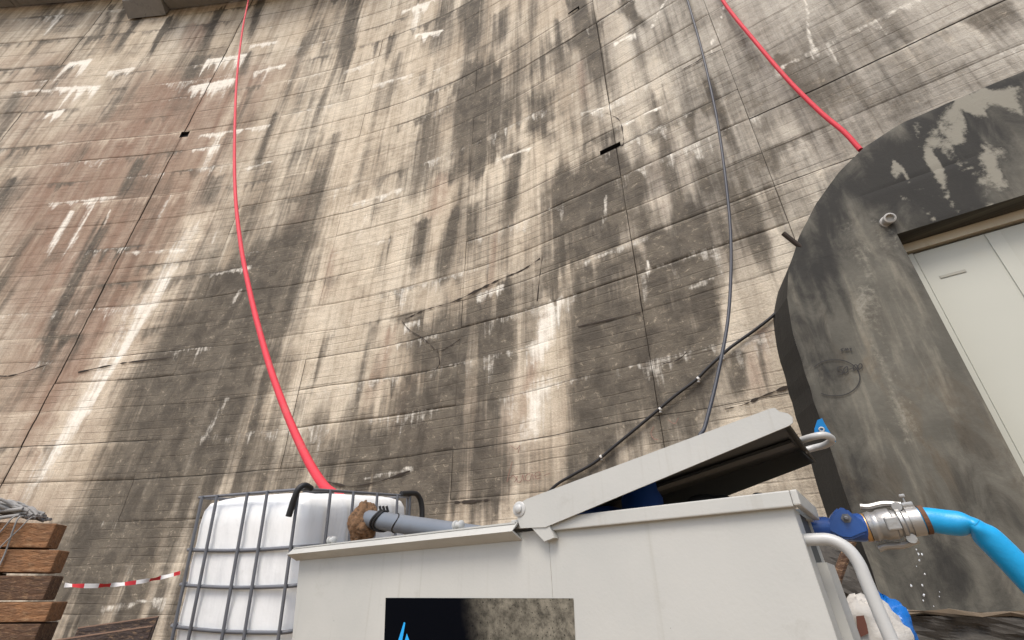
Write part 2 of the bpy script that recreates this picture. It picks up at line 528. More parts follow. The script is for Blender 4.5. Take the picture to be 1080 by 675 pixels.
def decal_mat():
    """printed picture: black field that blurs into a photograph of grey concrete"""
    k = NT('printed decal')
    uv = k.n('UVMap', uv_map='face')
    sx = k.n('SeparateXYZ'); k.link(uv.outputs[0], sx.inputs[0])
    v = uv.outputs[0]
    mp = k.n('Mapping'); k.link(v, mp.inputs[0]); mp.inputs[3].default_value = (1, 1, 1)
    n1 = k.noise(mp.outputs[0], 28, 7, 0.72)
    n2 = k.noise(mp.outputs[0], 5, 4, 0.6)
    grain = k.n('TexNoise'); k.link(mp.outputs[0], grain.inputs[0]); grain.inputs['Scale'].default_value = 110
    stone = k.mix(k.ramp(n1, 0.3, 0.7), lin(64, 61, 54), lin(128, 122, 108))
    stone = k.mix(k.ramp(grain.outputs[0], 0.6, 0.72), stone, lin(34, 32, 29))
    stone = k.mix(k.ramp(n2, 0.5, 0.75, 0, 0.5), stone, lin(70, 66, 58))
    edge = k.math('ADD', sx.outputs[0], k.math('MULTIPLY', k.math('SUBTRACT', n2, 0.5), 0.16))
    edge = k.math('ADD', edge, k.math('MULTIPLY', k.math('SUBTRACT', sx.outputs[1], 1.0), 0.16))
    c = k.mix(k.ramp(edge, 0.41, 0.60), (0.0012, 0.0016, 0.003, 1), stone)
    k.link(c, k.b.inputs['Base Color'])
    k.b.inputs['Roughness'].default_value = 0.6
    k.b.inputs['Specular IOR Level'].default_value = 0.03
    return k.m
M['decal'] = decal_mat()

# ------------------------------------------------------------------ numpy noise for the stain layers and the relief
LAT = rng.random((512, 512))

def vnoise(x, y):
    xi = np.floor(x).astype(int); yi = np.floor(y).astype(int)
    fx = x - xi; fy = y - yi
    fx = fx * fx * (3 - 2 * fx); fy = fy * fy * (3 - 2 * fy)
    a = LAT[xi % 512, yi % 512]; b = LAT[(xi + 1) % 512, yi % 512]
    c = LAT[xi % 512, (yi + 1) % 512]; d = LAT[(xi + 1) % 512, (yi + 1) % 512]
    return (a * (1 - fx) + b * fx) * (1 - fy) + (c * (1 - fx) + d * fx) * fy

def fbm(x, y, o=4):
    t = 0; a = 0.5; s = 0
    for i in range(o):
        t = t + a * vnoise(x * 2 ** i + 17.3 * i, y * 2 ** i + 41.7 * i); s += a; a *= 0.5
    return t / s

def sstep(a, b, x):
    t = np.clip((x - a) / (b - a), 0, 1)
    return t * t * (3 - 2 * t)

class Stains:
    def __init__(self, to_sz):
        self.items = []; self.to = to_sz
    def poly(self, ch, strength, soft, pts, stre=0.5):
        self.items.append(('p', ch, strength, soft, [self.to(*p) for p in pts], stre))
    def streak(self, ch, strength, x0, y0, x1, y1, w0, w1, fade=0.45, ragged=0.4):
        s0, z0 = self.to(x0, y0); s1, z1 = self.to(x1, y1)
        h0 = abs(self.to(x0 + w0 / 2, y0)[0] - self.to(x0 - w0 / 2, y0)[0]) / 2
        h1 = abs(self.to(x1 + w1 / 2, y1)[0] - self.to(x1 - w1 / 2, y1)[0]) / 2
        self.items.append(('s', ch, strength, s0, z0, s1, z1, h0, h1, fade, ragged))
    def hang(self, ch, strength, x0, y0, x1, y1, drop):
        s0, z0 = self.to(x0, y0); s1, z1 = self.to(x1, y1)
        zz = self.to((x0 + x1) / 2, (y0 + y1) / 2 + drop)[1]
        self.items.append(('h', ch, strength, s0, z0, s1, z1, (z0 + z1) / 2 - zz))
    def eval(self, s, z):
        out = np.zeros((len(s), 4))
        wa = fbm(s * 1.3, z * 1.1, 4) - 0.5
        wb = fbm(s * 1.1 + 50, z * 0.9 + 9, 4) - 0.5
        vs = fbm(s * 5 + 3, z * 0.22, 4)
        vf = fbm(s * 13 + 3, z * 0.3, 3)
        for it in self.items:
            if it[0] == 'p':
                _, ch, st, soft, pts, stre = it
                P_ = np.array(pts)
                m = (s > P_[:, 0].min() - 2 * soft - .6) & (s < P_[:, 0].max() + 2 * soft + .6) & (z > P_[:, 1].min() - 2 * soft - .6) & (z < P_[:, 1].max() + 2 * soft + .6)
                if not m.any(): continue
                x = s[m] + wa[m] * 0.7 + (vs[m] - .5) * .5; y = z[m] + wb[m] * 1.2 + (vs[m] - .5) * 1.6
                dist = np.full(x.shape, 1e9); ins = np.zeros(x.shape, bool)
                for i in range(len(P_)):
                    a, b = P_[i], P_[(i + 1) % len(P_)]
                    ab = b - a
                    t = np.clip(((x - a[0]) * ab[0] + (y - a[1]) * ab[1]) / max(ab @ ab, 1e-9), 0, 1)
                    dist = np.minimum(dist, np.hypot(x - a[0] - t * ab[0], y - a[1] - t * ab[1]))
                    if b[1] != a[1]:
                        c = ((a[1] > y) != (b[1] > y)) & (x < (b[0] - a[0]) * (y - a[1]) / (b[1] - a[1]) + a[0])
                        ins ^= c
                sd = np.where(ins, dist, -dist)
                v = sstep(-1.5 * soft, 1.5 * soft, sd) * st * (1 - stre + stre * sstep(0.3, 0.62, vs[m]))
            elif it[0] == 's':
                _, ch, st, s0, z0, s1, z1, h0, h1, fade, rag = it
                L = max(z0 - z1, 0.05)
                hm = max(h0, h1)
                m = (s > min(s0, s1) - 2 * hm - .2) & (s < max(s0, s1) + 2 * hm + .2) & (z < z0 + .3) & (z > z1 - .3 * L - .2)
                if not m.any(): continue
                t = (z0 - z[m]) / L + (vf[m] - 0.5) * 0.35 * rag * 2
                c = s0 + (s1 - s0) * t + wa[m] * 0.10
                h = np.maximum(h0 + (h1 - h0) * np.clip(t, 0, 1), 0.02)
                v = sstep(1.7, 0.2, np.abs(s[m] - c) / h) * sstep(-0.06, 0.03, t) * (1 - sstep(1 - fade, 1.05, t)) * st
                v = v * (1 - rag + rag * sstep(0.25, 0.6, vf[m]))
            else:
                _, ch, st, s0, z0, s1, z1, drop = it
                if s0 > s1: s0, z0, s1, z1 = s1, z1, s0, z0
                m = (s > s0) & (s < s1) & (z < max(z0, z1) + .1) & (z > min(z0, z1) - 2.5 * drop)
                if not m.any(): continue
                q = (s[m] - s0) / (s1 - s0)
                zl = z0 + (z1 - z0) * q + wb[m] * 0.05
                ln = drop * (0.15 + 2.4 * fbm(s[m] * 6 + z0 * 7, np.full(m.sum(), z0 * 3.1), 3) ** 2)
                dz = (zl - z[m]) / np.maximum(ln, 0.02)
                v = sstep(-0.12, 0.05, dz) * (1 - sstep(0.25, 1.05, dz)) * st * sstep(0, .12, q) * sstep(1, .88, q)
            if it[0] == 'e': continue
            neg = it[2] < 0
            if neg:
                out[m, ch] = out[m, ch] * (1 + v)
            else:
                out[m, ch] = 1 - (1 - out[m, ch]) * (1 - np.clip(v, 0, 1))
        return out

D_, W_, B_, L_ = 0, 1, 2, 3
st = Stains(wall_sz)
#   iron-brown field, upper left
st.poly(B_, .95, .9, [(150, 78), (215, 70), (300, 72), (262, 130), (225, 190), (205, 240), (150, 350), (80, 450), (0, 600), (0, 210), (60, 150), (110, 120)], .25)
st.poly(B_, .5, .5, [(0, 60), (60, 50), (90, 90), (30, 160), (0, 170)])
st.streak(B_, .8, 212, 25, 198, 60, 26, 26)
for a in ((352, 262, 338, 330, 7, 12), (523, 245, 512, 345, 5, 9), (413, 345, 385, 440, 12, 16), (575, 330, 545, 470, 9, 14), (700, 140, 706, 165, 18, 10), (800, 350, 795, 430, 26, 34), (468, 185, 455, 240, 22, 18), (612, 65, 618, 120, 8, 8), (330, 200, 300, 260, 14, 14), (430, 400, 415, 470, 10, 16)):
    st.streak(B_, .75, *a)
st.poly(B_, .5, .3, [(620, 175), (660, 160), (720, 130), (760, 150), (740, 185), (690, 200)])
st.poly(B_, .45, .4, [(440, 440), (560, 420), (560, 520), (420, 520)])
#   pale clean skin
st.poly(L_, .8, .8, [(330, 60), (440, 40), (470, 90), (440, 190), (400, 300), (370, 420), (330, 500), (250, 520), (300, 400), (320, 260), (300, 150)])
st.poly(L_, .7, .3, [(360, 217), (557, 152), (720, 103), (722, 130), (600, 175), (470, 225), (440, 300), (360, 300)])
st.poly(L_, .7, .4, [(660, 60), (720, 20), (745, 80), (700, 130), (650, 130), (640, 100)])
st.poly(L_, .8, .35, [(775, 330), (812, 320), (830, 400), (850, 450), (800, 450), (740, 440), (750, 380)], .2)
st.poly(L_, .55, .5, [(760, 120), (860, 130), (870, 170), (825, 220), (790, 190)])
st.poly(L_, .5, .5, [(700, 130), (760, 140), (760, 180), (690, 220), (690, 170)])
st.streak(L_, 1.0, 214, 225, 25, 525, 34, 60, .05, .05)
st.streak(W_, .5, 208, 235, 25, 525, 16, 30, .05, .4)
st.streak(L_, .7, 150, 22, 130, 70, 20, 26)
st.streak(L_, .7, 110, 60, 80, 130, 30, 36)
st.streak(L_, .8, 560, 190, 540, 300, 20, 18)
st.streak(L_, .8, 598, 290, 560, 480, 26, 46, .2)
st.streak(L_, .6, 645, 10, 680, 140, 16, 26)
st.streak(L_, .6, 20, 620, 10, 675, 30, 40)
st.streak(L_, .6, 190, 480, 110, 560, 10, 20)
st.streak(L_, .6, 250, 100, 190, 240, 16, 12)
#   mould
P = st.poly
P(D_, .92, .55, [(222, 282), (262, 262), (322, 245), (328, 290), (296, 350), (285, 420), (258, 470), (222, 520), (190, 560), (60, 640), (60, 600), (95, 530), (135, 440), (165, 370)], .25)
P(D_, .85, .5, [(40, 640), (90, 560), (200, 540), (190, 675), (40, 700)])
P(D_, .7, .5, [(230, 490), (300, 450), (420, 460), (440, 520), (330, 540), (220, 540)])
P(D_, .78, .25, [(480, 66), (540, 52), (546, 130), (510, 165), (470, 180), (478, 120)])
P(D_, .7, .25, [(470, 180), (520, 160), (545, 165), (520, 175), (485, 195), (440, 200)])
P(D_, .8, .2, [(558, 98), (592, 84), (596, 128), (575, 150), (556, 140)])
P(D_, .62, .25, [(556, 48), (588, 40), (592, 72), (560, 80)])
P(D_, .9, .25, [(600, 182), (640, 162), (668, 172), (681, 210), (668, 246), (640, 262), (604, 285), (572, 300), (566, 270), (580, 215)], .25)
P(D_, .8, .3, [(578, 305), (660, 270), (700, 232), (735, 205), (742, 285), (690, 300), (610, 338), (594, 330)], .35)
P(D_, .95, .3, [(602, 345), (680, 320), (740, 298), (764, 320), (745, 378), (700, 405), (655, 462), (602, 500), (594, 440), (606, 390)], .2)
P(D_, .8, .35, [(425, 340), (500, 308), (545, 300), (548, 345), (530, 430), (470, 460), (440, 455), (400, 470), (430, 400)], .45)
P(D_, .85, .35, [(365, 430), (450, 440), (520, 440), (545, 470), (560, 520), (430, 532), (350, 540), (330, 500)], .5)
P(D_, .72, .35, [(700, 205), (740, 178), (800, 168), (822, 205), (800, 262), (770, 296), (735, 300), (690, 292)], .45)
P(D_, .5, .3, [(690, 38), (722, 28), (738, 72), (700, 92), (682, 72)])
P(D_, .48, .5, [(760, 18), (880, 14), (940, 30), (925, 90), (880, 128), (840, 100), (790, 80), (752, 60)], .3)
P(D_, .22, .5, [(900, 20), (1080, -20), (1090, 40), (980, 90), (920, 110)], .3)
P(D_, .5, .5, [(320, 190), (352, 180), (340, 260), (300, 300), (290, 250)])
P(D_, .55, .3, [(735, 90), (765, 85), (800, 140), (770, 150), (745, 130)])
P(D_, .5, .35, [(600, 500), (700, 410), (760, 400), (730, 470), (640, 500)], .4)
P(D_, .4, .4, [(360, 170), (420, 150), (430, 210), (350, 240)])
S = st.streak
for a in ((.55, 374, -8, 258, 350, 22, 44), (.42, 506, -8, 476, 340, 22, 34), (.36, 472, -8, 424, 330, 16, 26), (.4, 548, -8, 535, 300, 10, 16), (.4, 262, 100, 150, 330, 8, 14),
          (.38, 420, 60, 372, 330, 10, 14), (.4, 340, -8, 262, 220, 12, 16), (.4, 640, 270, 645, 470, 50, 60), (.4, 700, 100, 720, 330, 20, 26)):
    st.streak(D_, *a, .5, .55)
for a in ((.6, 446, -8, 396, 330, 12, 20), (.5, 566, -8, 558, 190, 10, 14), (.5, 322, -8, 205, 300, 12, 16), (.55, 402, 0, 318, 400, 14, 26), (.4, 590, -8, 606, 120, 8, 10)):
    st.streak(L_, *a, .4, .4)
for a in ((.95, 148, 17, 117, 64, 9, 10), (.9, 178, 20, 152, 70, 6, 5), (.95, 233, 9, 210, 62, 9, 11), (.55, 214, 58, 196, 88, 18, 22),
          (.9, 279, -6, 258, 50, 8, 8), (.5, 262, 55, 255, 85, 12, 10), (.6, 46, 42, 28, 63, 6, 8), (.6, 135, 3, 108, 60, 8, 10), (.5, 118, 6, 100, 55, 6, 8),
          (.62, 108, 235, 40, 375, 16, 22), (.5, 62, 330, 40, 400, 10, 10), (.62, 230, 185, 214, 225, 12, 14), (.55, 148, 170, 120, 225, 14, 14),
          (.75, 376, -5, 352, 140, 14, 12), (.6, 352, 140, 322, 250, 22, 26), (.55, 413, 36, 408, 68, 7, 8), (.5, 398, 44, 392, 66, 5, 6),
          (.65, 505, -5, 498, 66, 12, 14), (.6, 528, 10, 528, 60, 18, 18), (.5, 470, -5, 452, 70, 8, 8), (.4, 445, 75, 445, 100, 10, 10),
          (.85, 606, -5, 650, 132, 22, 30), (.6, 590, 20, 600, 90, 12, 14), (.5, 565, -5, 560, 50, 14, 12),
          (.75, 446, 232, 436, 300, 16, 18), (.7, 478, 222, 462, 310, 14, 16), (.6, 500, 215, 495, 262, 10, 10), (.6, 545, 160, 532, 250, 14, 16), (.55, 410, 250, 395, 300, 10, 14),
          (.7, 532, 300, 525, 430, 12, 18), (.5, 395, 340, 360, 470, 10, 16), (.5, 350, 350, 300, 470, 10, 14),
          (.9, 778, 372, 776, 432, 20, 30), (.6, 800, 360, 812, 430, 8, 10), (.55, 745, 85, 790, 190, 10, 14), (.6, 690, 240, 690, 330, 12, 14),
          (.5, 20, 100, -20, 180, 14, 14), (.6, 15, 190, -20, 240, 16, 16), (.5, 260, 330, 215, 400, 14, 14), (.45, 60, 460, 10, 560, 18, 20),
          (.6, 655, 0, 690, 40, 10, 14), (.5, 820, 60, 860, 120, 20, 20), (.45, 330, 60, 300, 160, 8, 8), (.5, 290, 120, 262, 200, 9, 12)):
    S(D_, min(1, a[0] * 1.15), *a[1:])
#   lime, with pale lens-flare rays painted in the same channel
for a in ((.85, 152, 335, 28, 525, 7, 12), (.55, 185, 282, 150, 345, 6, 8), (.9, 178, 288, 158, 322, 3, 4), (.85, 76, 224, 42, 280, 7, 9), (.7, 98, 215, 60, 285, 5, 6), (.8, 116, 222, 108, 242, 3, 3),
          (.9, 583, 318, 563, 400, 22, 26), (.55, 575, 395, 552, 490, 24, 30), (.7, 386, 226, 375, 262, 3, 4), (.7, 704, -5, 678, 48, 3, 4), (.85, 764, 2, 741, 82, 3, 5), (.6, 849, -5, 862, 78, 5, 6),  # thin streaks at the top right are flare rays put into the colour
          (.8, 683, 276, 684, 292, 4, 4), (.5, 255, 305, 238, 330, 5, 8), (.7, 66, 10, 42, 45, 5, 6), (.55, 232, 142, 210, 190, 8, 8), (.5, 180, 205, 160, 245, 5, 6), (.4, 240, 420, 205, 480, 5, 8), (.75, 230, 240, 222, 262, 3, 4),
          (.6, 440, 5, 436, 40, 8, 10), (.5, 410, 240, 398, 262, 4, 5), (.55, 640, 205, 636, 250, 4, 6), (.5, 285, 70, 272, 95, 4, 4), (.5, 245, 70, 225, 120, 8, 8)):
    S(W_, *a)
for a in ((.85, 70, 66, 100, 62, 20), (.8, 56, 92, 110, 90, 20), (.85, 48, 120, 70, 115, 14), (.7, 112, 76, 146, 70, 10), (.6, 10, 97, 58, 94, 5), (.8, 214, 63, 264, 56, 16), (.85, 198, 91, 252, 82, 20),
          (.7, 262, 48, 296, 42, 7), (.7, 266, 76, 305, 66, 7), (.7, 205, 143, 290, 130, 8), (.6, 48, 214, 130, 206, 8), (.55, 200, 158, 235, 152, 10), (.75, 645, 46, 672, 33, 12), (.6, 60, 150, 70, 148, 3),
          (.8, 422, 12, 462, -2, 10), (.85, 436, 36, 470, 30, 10), (.5, 360, 218, 430, 196, 9), (.65, 520, 168, 565, 153, 8), (.6, 500, 312, 535, 298, 12), (.6, 425, 342, 445, 336, 16), (.55, 390, 90, 440, 76, 8), (.55, 360, 76, 400, 62, 8),
          (.65, 652, 132, 670, 125, 5), (.7, 676, 122, 700, 110, 7), (.5, 605, 280, 690, 245, 6), (.5, 610, 120, 650, 110, 10), (.6, 255, 178, 290, 168, 5), (.45, 100, 640, 190, 628, 18), (.5, 700, 310, 760, 290, 10),
          (.5, 130, 266, 200, 262, 5), (.5, 220, 290, 270, 278, 8), (.5, 380, 505, 440, 490, 10)):
    st.hang(W_, *a)

def wall_stain(s, z):
    o = st.eval(s, z)
    # weathering beyond what is drawn one by one: water runs and mould everywhere on the face
    runs = sstep(.56, .74, fbm(s * 2.1 + 90, z * 0.09, 4)) * sstep(.35, .6, fbm(s * .5 + 5, z * .25 + 3, 3))
    o[:, 0] = 1 - (1 - o[:, 0]) * (1 - .4 * runs)
    o[:, 0] = 1 - (1 - o[:, 0]) * (1 - .34 * sstep(.45, .72, fbm(s * .8 + 31, z * .5, 4)))
    for zl in ZJ[2:]:
        dz = zl - z
        m = (dz > -.03) & (dz < 1.1)
        if not m.any(): continue
        sm, dm = s[m], dz[m]
        row = np.full(sm.shape, zl * 3.7)
        for ch, amp, sd in ((1, .36, 0), (0, .5, 40), (3, .6, 80)):
            where = sstep(.56, .70, fbm(sm * .42 + sd, row + sd, 3))
            ln = .04 + 1.5 * np.clip(fbm(sm * 7 + sd, row * 1.3 + sd, 3) - .28, 0, 1) ** 2 * 2.2
            v = amp * where * sstep(-.03, .0, dm) * (1 - sstep(.3, 1.0, dm / ln))
            o[m, ch] = 1 - (1 - o[m, ch]) * (1 - v)
    lim = sstep(.62, .8, fbm(s * 3.1 + 10, z * .2 + 7, 4))
    o[:, 1] = 1 - (1 - o[:, 1]) * (1 - .12 * lim)
    return o

# ------------------------------------------------------------------ ground
def wall_dist(x, y):
    return float(np.min(np.hypot(WX[::12] - x, WY[::12] - y)))

def ground_z(x, y):
    d = wall_dist(x, y)
    t = min(1, max(0, (4.3 - d) / 1.1))
    return 0.62 * t * t * (3 - 2 * t)

def make_ground():
    xs = [-400, -120, -60] + list(np.arange(-40, 20.1, 0.8)) + [40, 90, 300]
    ys = [-500, -150, -60, -25] + list(np.arange(-12, 14.1, 0.5)) + [20]
    vs, fs = [], []
    for y in ys:
        for x in xs:
            vs.append((x, y, ground_z(x, y) + 0.03 * (float(vnoise(np.array([x * 1.7 + 300]), np.array([y * 1.7 + 300]))[0]) - 0.5)))
    w = len(xs)
    for j in range(len(ys) - 1):
        for i in range(w - 1):
            fs.append((j * w + i, j * w + i + 1, (j + 1) * w + i + 1, (j + 1) * w + i))
    o = mesh_obj('ground', vs, fs, M['soil'], smooth=True)
    tag(o, 'bare pale soil of the work yard at the foot of the dam', 'ground', kind='structure')
make_ground()

# ------------------------------------------------------------------ dam wall
dam = thing('dam_wall', wall_pt(0, 0), 'tall curved concrete dam face streaked with black mould and white lime', 'dam wall')
s_of_az = lambda a: float(np.interp(R(a), azs, WS))
SJ = [-11.5, -7.6, s_of_az(-37.4), s_of_az(-17.8), 1.05, 4.55, 7.8, s_of_az(46.0), 14.2, s_of_az(57.9), 24.0, 31.0]
ZJ = [-0.4, 1.1, 1.85, 2.575, 3.33, 4.08, 4.83, 5.5, 6.12, 6.76, 7.5, 8.22, 8.7, 9.42] + [9.42 + .93 * i for i in range(1, 14)] + [22.5, 23.5, 24.6]
DRAINS = [wall_sz(644, 157), wall_sz(195, 142), wall_sz(605, 11)]
DR_HALF = [(.20, .06), (.16, .11), (.13, .06)]

def relief(s, z):
    return 0.035 * (fbm(s * .8, z * .8, 3) - .5) + 0.02 * (fbm(s * 3.3 + 7, z * 5.5, 4) - .5)

def wall_block(s0, s1, z0, z1, gs, gz, dep, proud):
    mid = (s0 + s1) / 2
    ds = 0.035 if -7.7 < mid < 5 else (0.06 if -8 < mid < 17 else 0.12)
    dz = 0.04 if z0 < 10 and mid < 8 else 0.06
    if mid > 20 or mid < -7.7: ds, dz = .15, .12
    ns = max(3, int((s1 - s0) / ds)); nz = max(3, int((z1 - z0) / dz))
    a, b = s0 + gs[0] / 2, s1 - gs[1] / 2
    c, d = z0 + gz[0] / 2, z1 - gz[1] / 2
    e = 0.012
    ss = np.concatenate([[a], np.linspace(a + e, b - e, ns), [b]])
    zz = np.concatenate([[c], np.linspace(c + e, d - e, nz), [d]])
    # hand-set formwork: the joints wander a little
    S2, Z2 = np.meshgrid(ss, zz)
    t = (Z2 - z0) / (z1 - z0)
    wob0 = .10 * (fbm(S2 * .6, np.full_like(S2, z0 * 9.7), 3) - .5)
    wob1 = .10 * (fbm(S2 * .6, np.full_like(S2, z1 * 9.7), 3) - .5)
    Z3 = Z2 + wob0 * (1 - t) + wob1 * t
    s, z = S2.ravel(), Z3.ravel()
    off = relief(s, z) + proud
    edge = np.zeros_like(S2); edge[0, :] = edge[-1, :] = 1; edge[:, 0] = edge[:, -1] = 1
    chip = .4 + 1.2 * fbm(s * 4 + 3, z * 4, 3)
    off = off - edge.ravel() * dep * chip
    h = np.interp(s, WS, hd)
    x = np.interp(s, WS, WX) - np.cos(h) * off - dam.location.x
    y = np.interp(s, WS, WY) - np.sin(h) * off - dam.location.y
    w, hh = len(ss), len(zz)
    idx = np.arange(w * hh).reshape(hh, w)
    q = np.stack([idx[:-1, :-1], idx[1:, :-1], idx[1:, 1:], idx[:-1, 1:]], -1).reshape(-1, 4)
    for (hs, hz), (rs, rz) in zip(DRAINS, DR_HALF):
        cs = s[q].mean(1); cz = z[q].mean(1)
        q = q[~((abs(cs - hs) < rs) & (abs(cz - hz) < rz))]
    me = bpy.data.meshes.new('concrete_block')
    me.vertices.add(len(s)); me.vertices.foreach_set('co', np.stack([x, y, z], 1).ravel())
    me.loops.add(len(q) * 4); me.loops.foreach_set('vertex_index', q.ravel().astype(np.int32))
    me.polygons.add(len(q)); me.polygons.foreach_set('loop_start', np.arange(len(q), dtype=np.int32) * 4)
    me.update(calc_edges=True)
    me.polygons.foreach_set('use_smooth', np.ones(len(q), bool))
    at = me.color_attributes.new('stain', 'FLOAT_COLOR', 'POINT')
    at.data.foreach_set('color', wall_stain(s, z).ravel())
    uv = me.uv_layers.new(name='face')
    uv.data.foreach_set('uv', np.stack([s[q.ravel()], z[q.ravel()]], 1).ravel())
    me.materials.append(M['wall'])
    o = bpy.data.objects.new('concrete_block', me)
    col.objects.link(o); o.parent = dam

GS = {}
for i in range(len(SJ)):
    GS[i] = .006
for i in (3,): GS[i] = .010
for i in (7, 9): GS[i] = .032
GS[2] = .006; GS[4] = .001; GS[5] = .003; GS[6] = .001; GS[8] = .001
for i in range(len(SJ) - 1):
    for j in range(len(ZJ) - 1):
        r1 = random.Random(i * 100 + j); 
        gz = [random.Random(900 + j).choice((.0005, .001, .006)), random.Random(901 + j).choice((.0005, .001, .006))]
        dpt = (.002, .004, .010, .018)[random.Random(77 + i * 31 + j * 7).choice((0, 0, 1, 1, 2, 3))]
        wall_block(SJ[i], SJ[i + 1], ZJ[j], ZJ[j + 1], (GS[i], GS[i + 1]), gz, dpt, r1.uniform(-.004, .005))
# the mass behind the joints
vs, fs = [], []
ss = np.linspace(SJ[0] - .2, SJ[-1], 160)
for s in ss:
    for z in (-.5, 24.7): vs.append(wall_pt(s, z, -.10))
for s in ss:
    for z in (-.5, 24.7): vs.append(wall_pt(s, z, -2.0))
n2 = len(ss)
for i in range(n2 - 1):
    fs.append((2 * i, 2 * i + 1, 2 * i + 3, 2 * i + 2))
    fs.append((2 * n2 + 2 * i, 2 * n2 + 2 * i + 2, 2 * n2 + 2 * i + 3, 2 * n2 + 2 * i + 1))
    fs.append((2 * i + 1, 2 * n2 + 2 * i + 1, 2 * n2 + 2 * i + 3, 2 * i + 3))
mesh_obj('wall_core', vs, fs, M['core'], dam)
for (hs, hz), (rs, rz) in zip(DRAINS, DR_HALF):
    m = MB(); rs += .03; rz += .03
    c = [(-rs, -rz), (rs, -rz), (rs, rz), (-rs, rz)]
    fr = [wall_pt(hs + a, hz + b, -.004) for a, b in c]; bk = [wall_pt(hs + a, hz + b, -.095) for a, b in c]
    m.add(fr + bk, [(4, 5, 6, 7), (0, 1, 5, 4), (1, 2, 6, 5), (2, 3, 7, 6), (3, 0, 4, 7)])
    m.build('drain_opening', M['dark'], dam)
# walkway along the crest, with the pier that carries it
def band(name, s0, s1, prof, mat):
    """profile of (offset, z) swept along the wall from s0 to s1"""
    ss = np.linspace(s0, s1, max(2, int((s1 - s0) / 1.0) + 1)); n = len(prof); vs, fs = [], []
    for s in ss: vs += [wall_pt(s, z, o) for o, z in prof]
    for i in range(len(ss) - 1):
        for k in range(n):
            k2 = (k + 1) % n
            fs.append((i * n + k, (i + 1) * n + k, (i + 1) * n + k2, i * n + k2))
    fs.append(tuple(range(n))[::-1]); fs.append(tuple((len(ss) - 1) * n + k for k in range(n)))
    return mesh_obj(name, vs, fs, mat, dam)
sA, sB = wall_sz(182, 8)[0], wall_sz(146, 8)[0]
for a, b in ((sA - 3.4, sA - .02), (sA - 8.5, sA - 3.44), (sA - 14, sA - 8.54)):
    band('walkway_slab', a, b, [(.06, 21.95), (1.3, 21.75), (1.3, 22.2), (.06, 22.25)], M['slab'])
for a, b in ((sB + .02, sB + 6), (sB + 6.04, sB + 14)):
    band('walkway_slab', a, b, [(.06, 23.45), (1.3, 23.4), (1.3, 23.8), (.06, 23.8)], M['slab'])
band('walkway_pier', sA, sB, [(.05, 21.55), (.55, 21.9), (1.0, 23.3), (1.0, 24.5), (.05, 24.5)], M['slab'])

# ------------------------------------------------------------------ cracks and scribbles on the wall belong to it
def ribbon(name, px, width, mat, parent, ptf, off=.004, jit=0.0):
    pts = spline([ptf(x, y) for x, y in px], 6) if len(px) > 2 else [ptf(*p) for p in px]
    m = MB()
    vs = []; fs = []
    for i, p in enumerate(pts):
        t = (pts[min(i + 1, len(pts) - 1)] - pts[max(i - 1, 0)]).normalized()
        nn = (CAM - p); nn.z = 0
        side = t.cross(nn.normalized()).normalized()
        w = width * (1 + jit * random.uniform(-.7, .7)) / 2
        vs += [p + side * w, p - side * w]
    for i in range(len(pts) - 1):
        fs.append((2 * i, 2 * i + 1, 2 * i + 3, 2 * i + 2))
    return mesh_obj(name, vs, fs, mat, parent)
M['crack'] = simple('crack shadow', lin(48, 40, 33), 0.95)
wp = lambda x, y: wall_px(x, y, .016)
for px, w in (([(428, 337), (450, 327), (480, 318), (505, 306), (530, 294), (550, 286), (570, 273)], .035), ([(424, 338), (432, 348), (448, 358), (462, 370), (474, 366), (486, 358)], .014),
              ([(462, 370), (464, 384), (458, 392)], .014), ([(573, 268), (570, 290), (567, 318)], .014),
              ([(340, 507), (370, 513), (400, 508), (433, 497)], .03), ([(480, 530), (500, 529), (520, 527)], .035),
              ([(765, 432), (785, 427), (805, 418), (832, 408)], .03), ([(640, 120), (654, 128), (658, 150), (655, 156)], .016),
              ([(720, 74), (735, 66), (745, 60), (790, 40)], .02), ([(610, 345), (650, 336), (676, 330)], .016), ([(700, 384), (715, 380), (725, 372)], .014),
              ([(83, 393), (120, 385), (140, 382), (190, 376)], .03), ([(0, 397), (15, 396), (50, 385)], .03)):
    ribbon('crack', px, w * .8, M['crack'], dam, wp, jit=1.4)
for px in ([(541, 487), (538, 497), (535, 509)], [(536, 508), (541, 502), (545, 505), (543, 509)], [(546, 502), (546, 508), (550, 508), (552, 501), (553, 507)],
           [(560, 500), (556, 501), (555, 506), (559, 507), (562, 500), (563, 506)], [(565, 503), (570, 501), (569, 498), (565, 500), (566, 505), (571, 504)], [(574, 502), (581, 499)],
           [(539, 470), (545, 474), (549, 470), (547, 478)], [(690, 450), (687, 457), (690, 463), (695, 464)], [(705, 443), (712, 447), (716, 441)]):
    ribbon('scribble', px, .009, M['redink'], dam, wp, jit=.5)

# ------------------------------------------------------------------ portal
PT = 0.42
sP = -4.67
pn, pd = wall_n(sP), wall_d(sP)
pp0 = wall_pt(sP, 0, PT)
def portal_qz(x, y, off=0.0):
    p = on_plane(x, y, pp0 + pn * off, pn)
    return (p - pp0).dot(pd), p.z
def portal_pt(q, z, off=0.0):
    p = pp0 + pd * q + pn * off
    return Vector((p.x, p.y, z))
z_ledge = portal_qz(985, 645)[1]
left_px = [(905, 560), (886, 501), (858, 420), (843, 350), (837, 310), (838, 282), (845, 250), (860, 215), (884, 182), (914, 153), (950, 129), (1000, 106), (1080, 79)]
qz = [portal_qz(*p) for p in left_px]
q_left = sum(q for q, z in qz[:3]) / 3
q_jamb = portal_qz(1012, 373)[0]
z_head = portal_qz(1030, 221)[1]
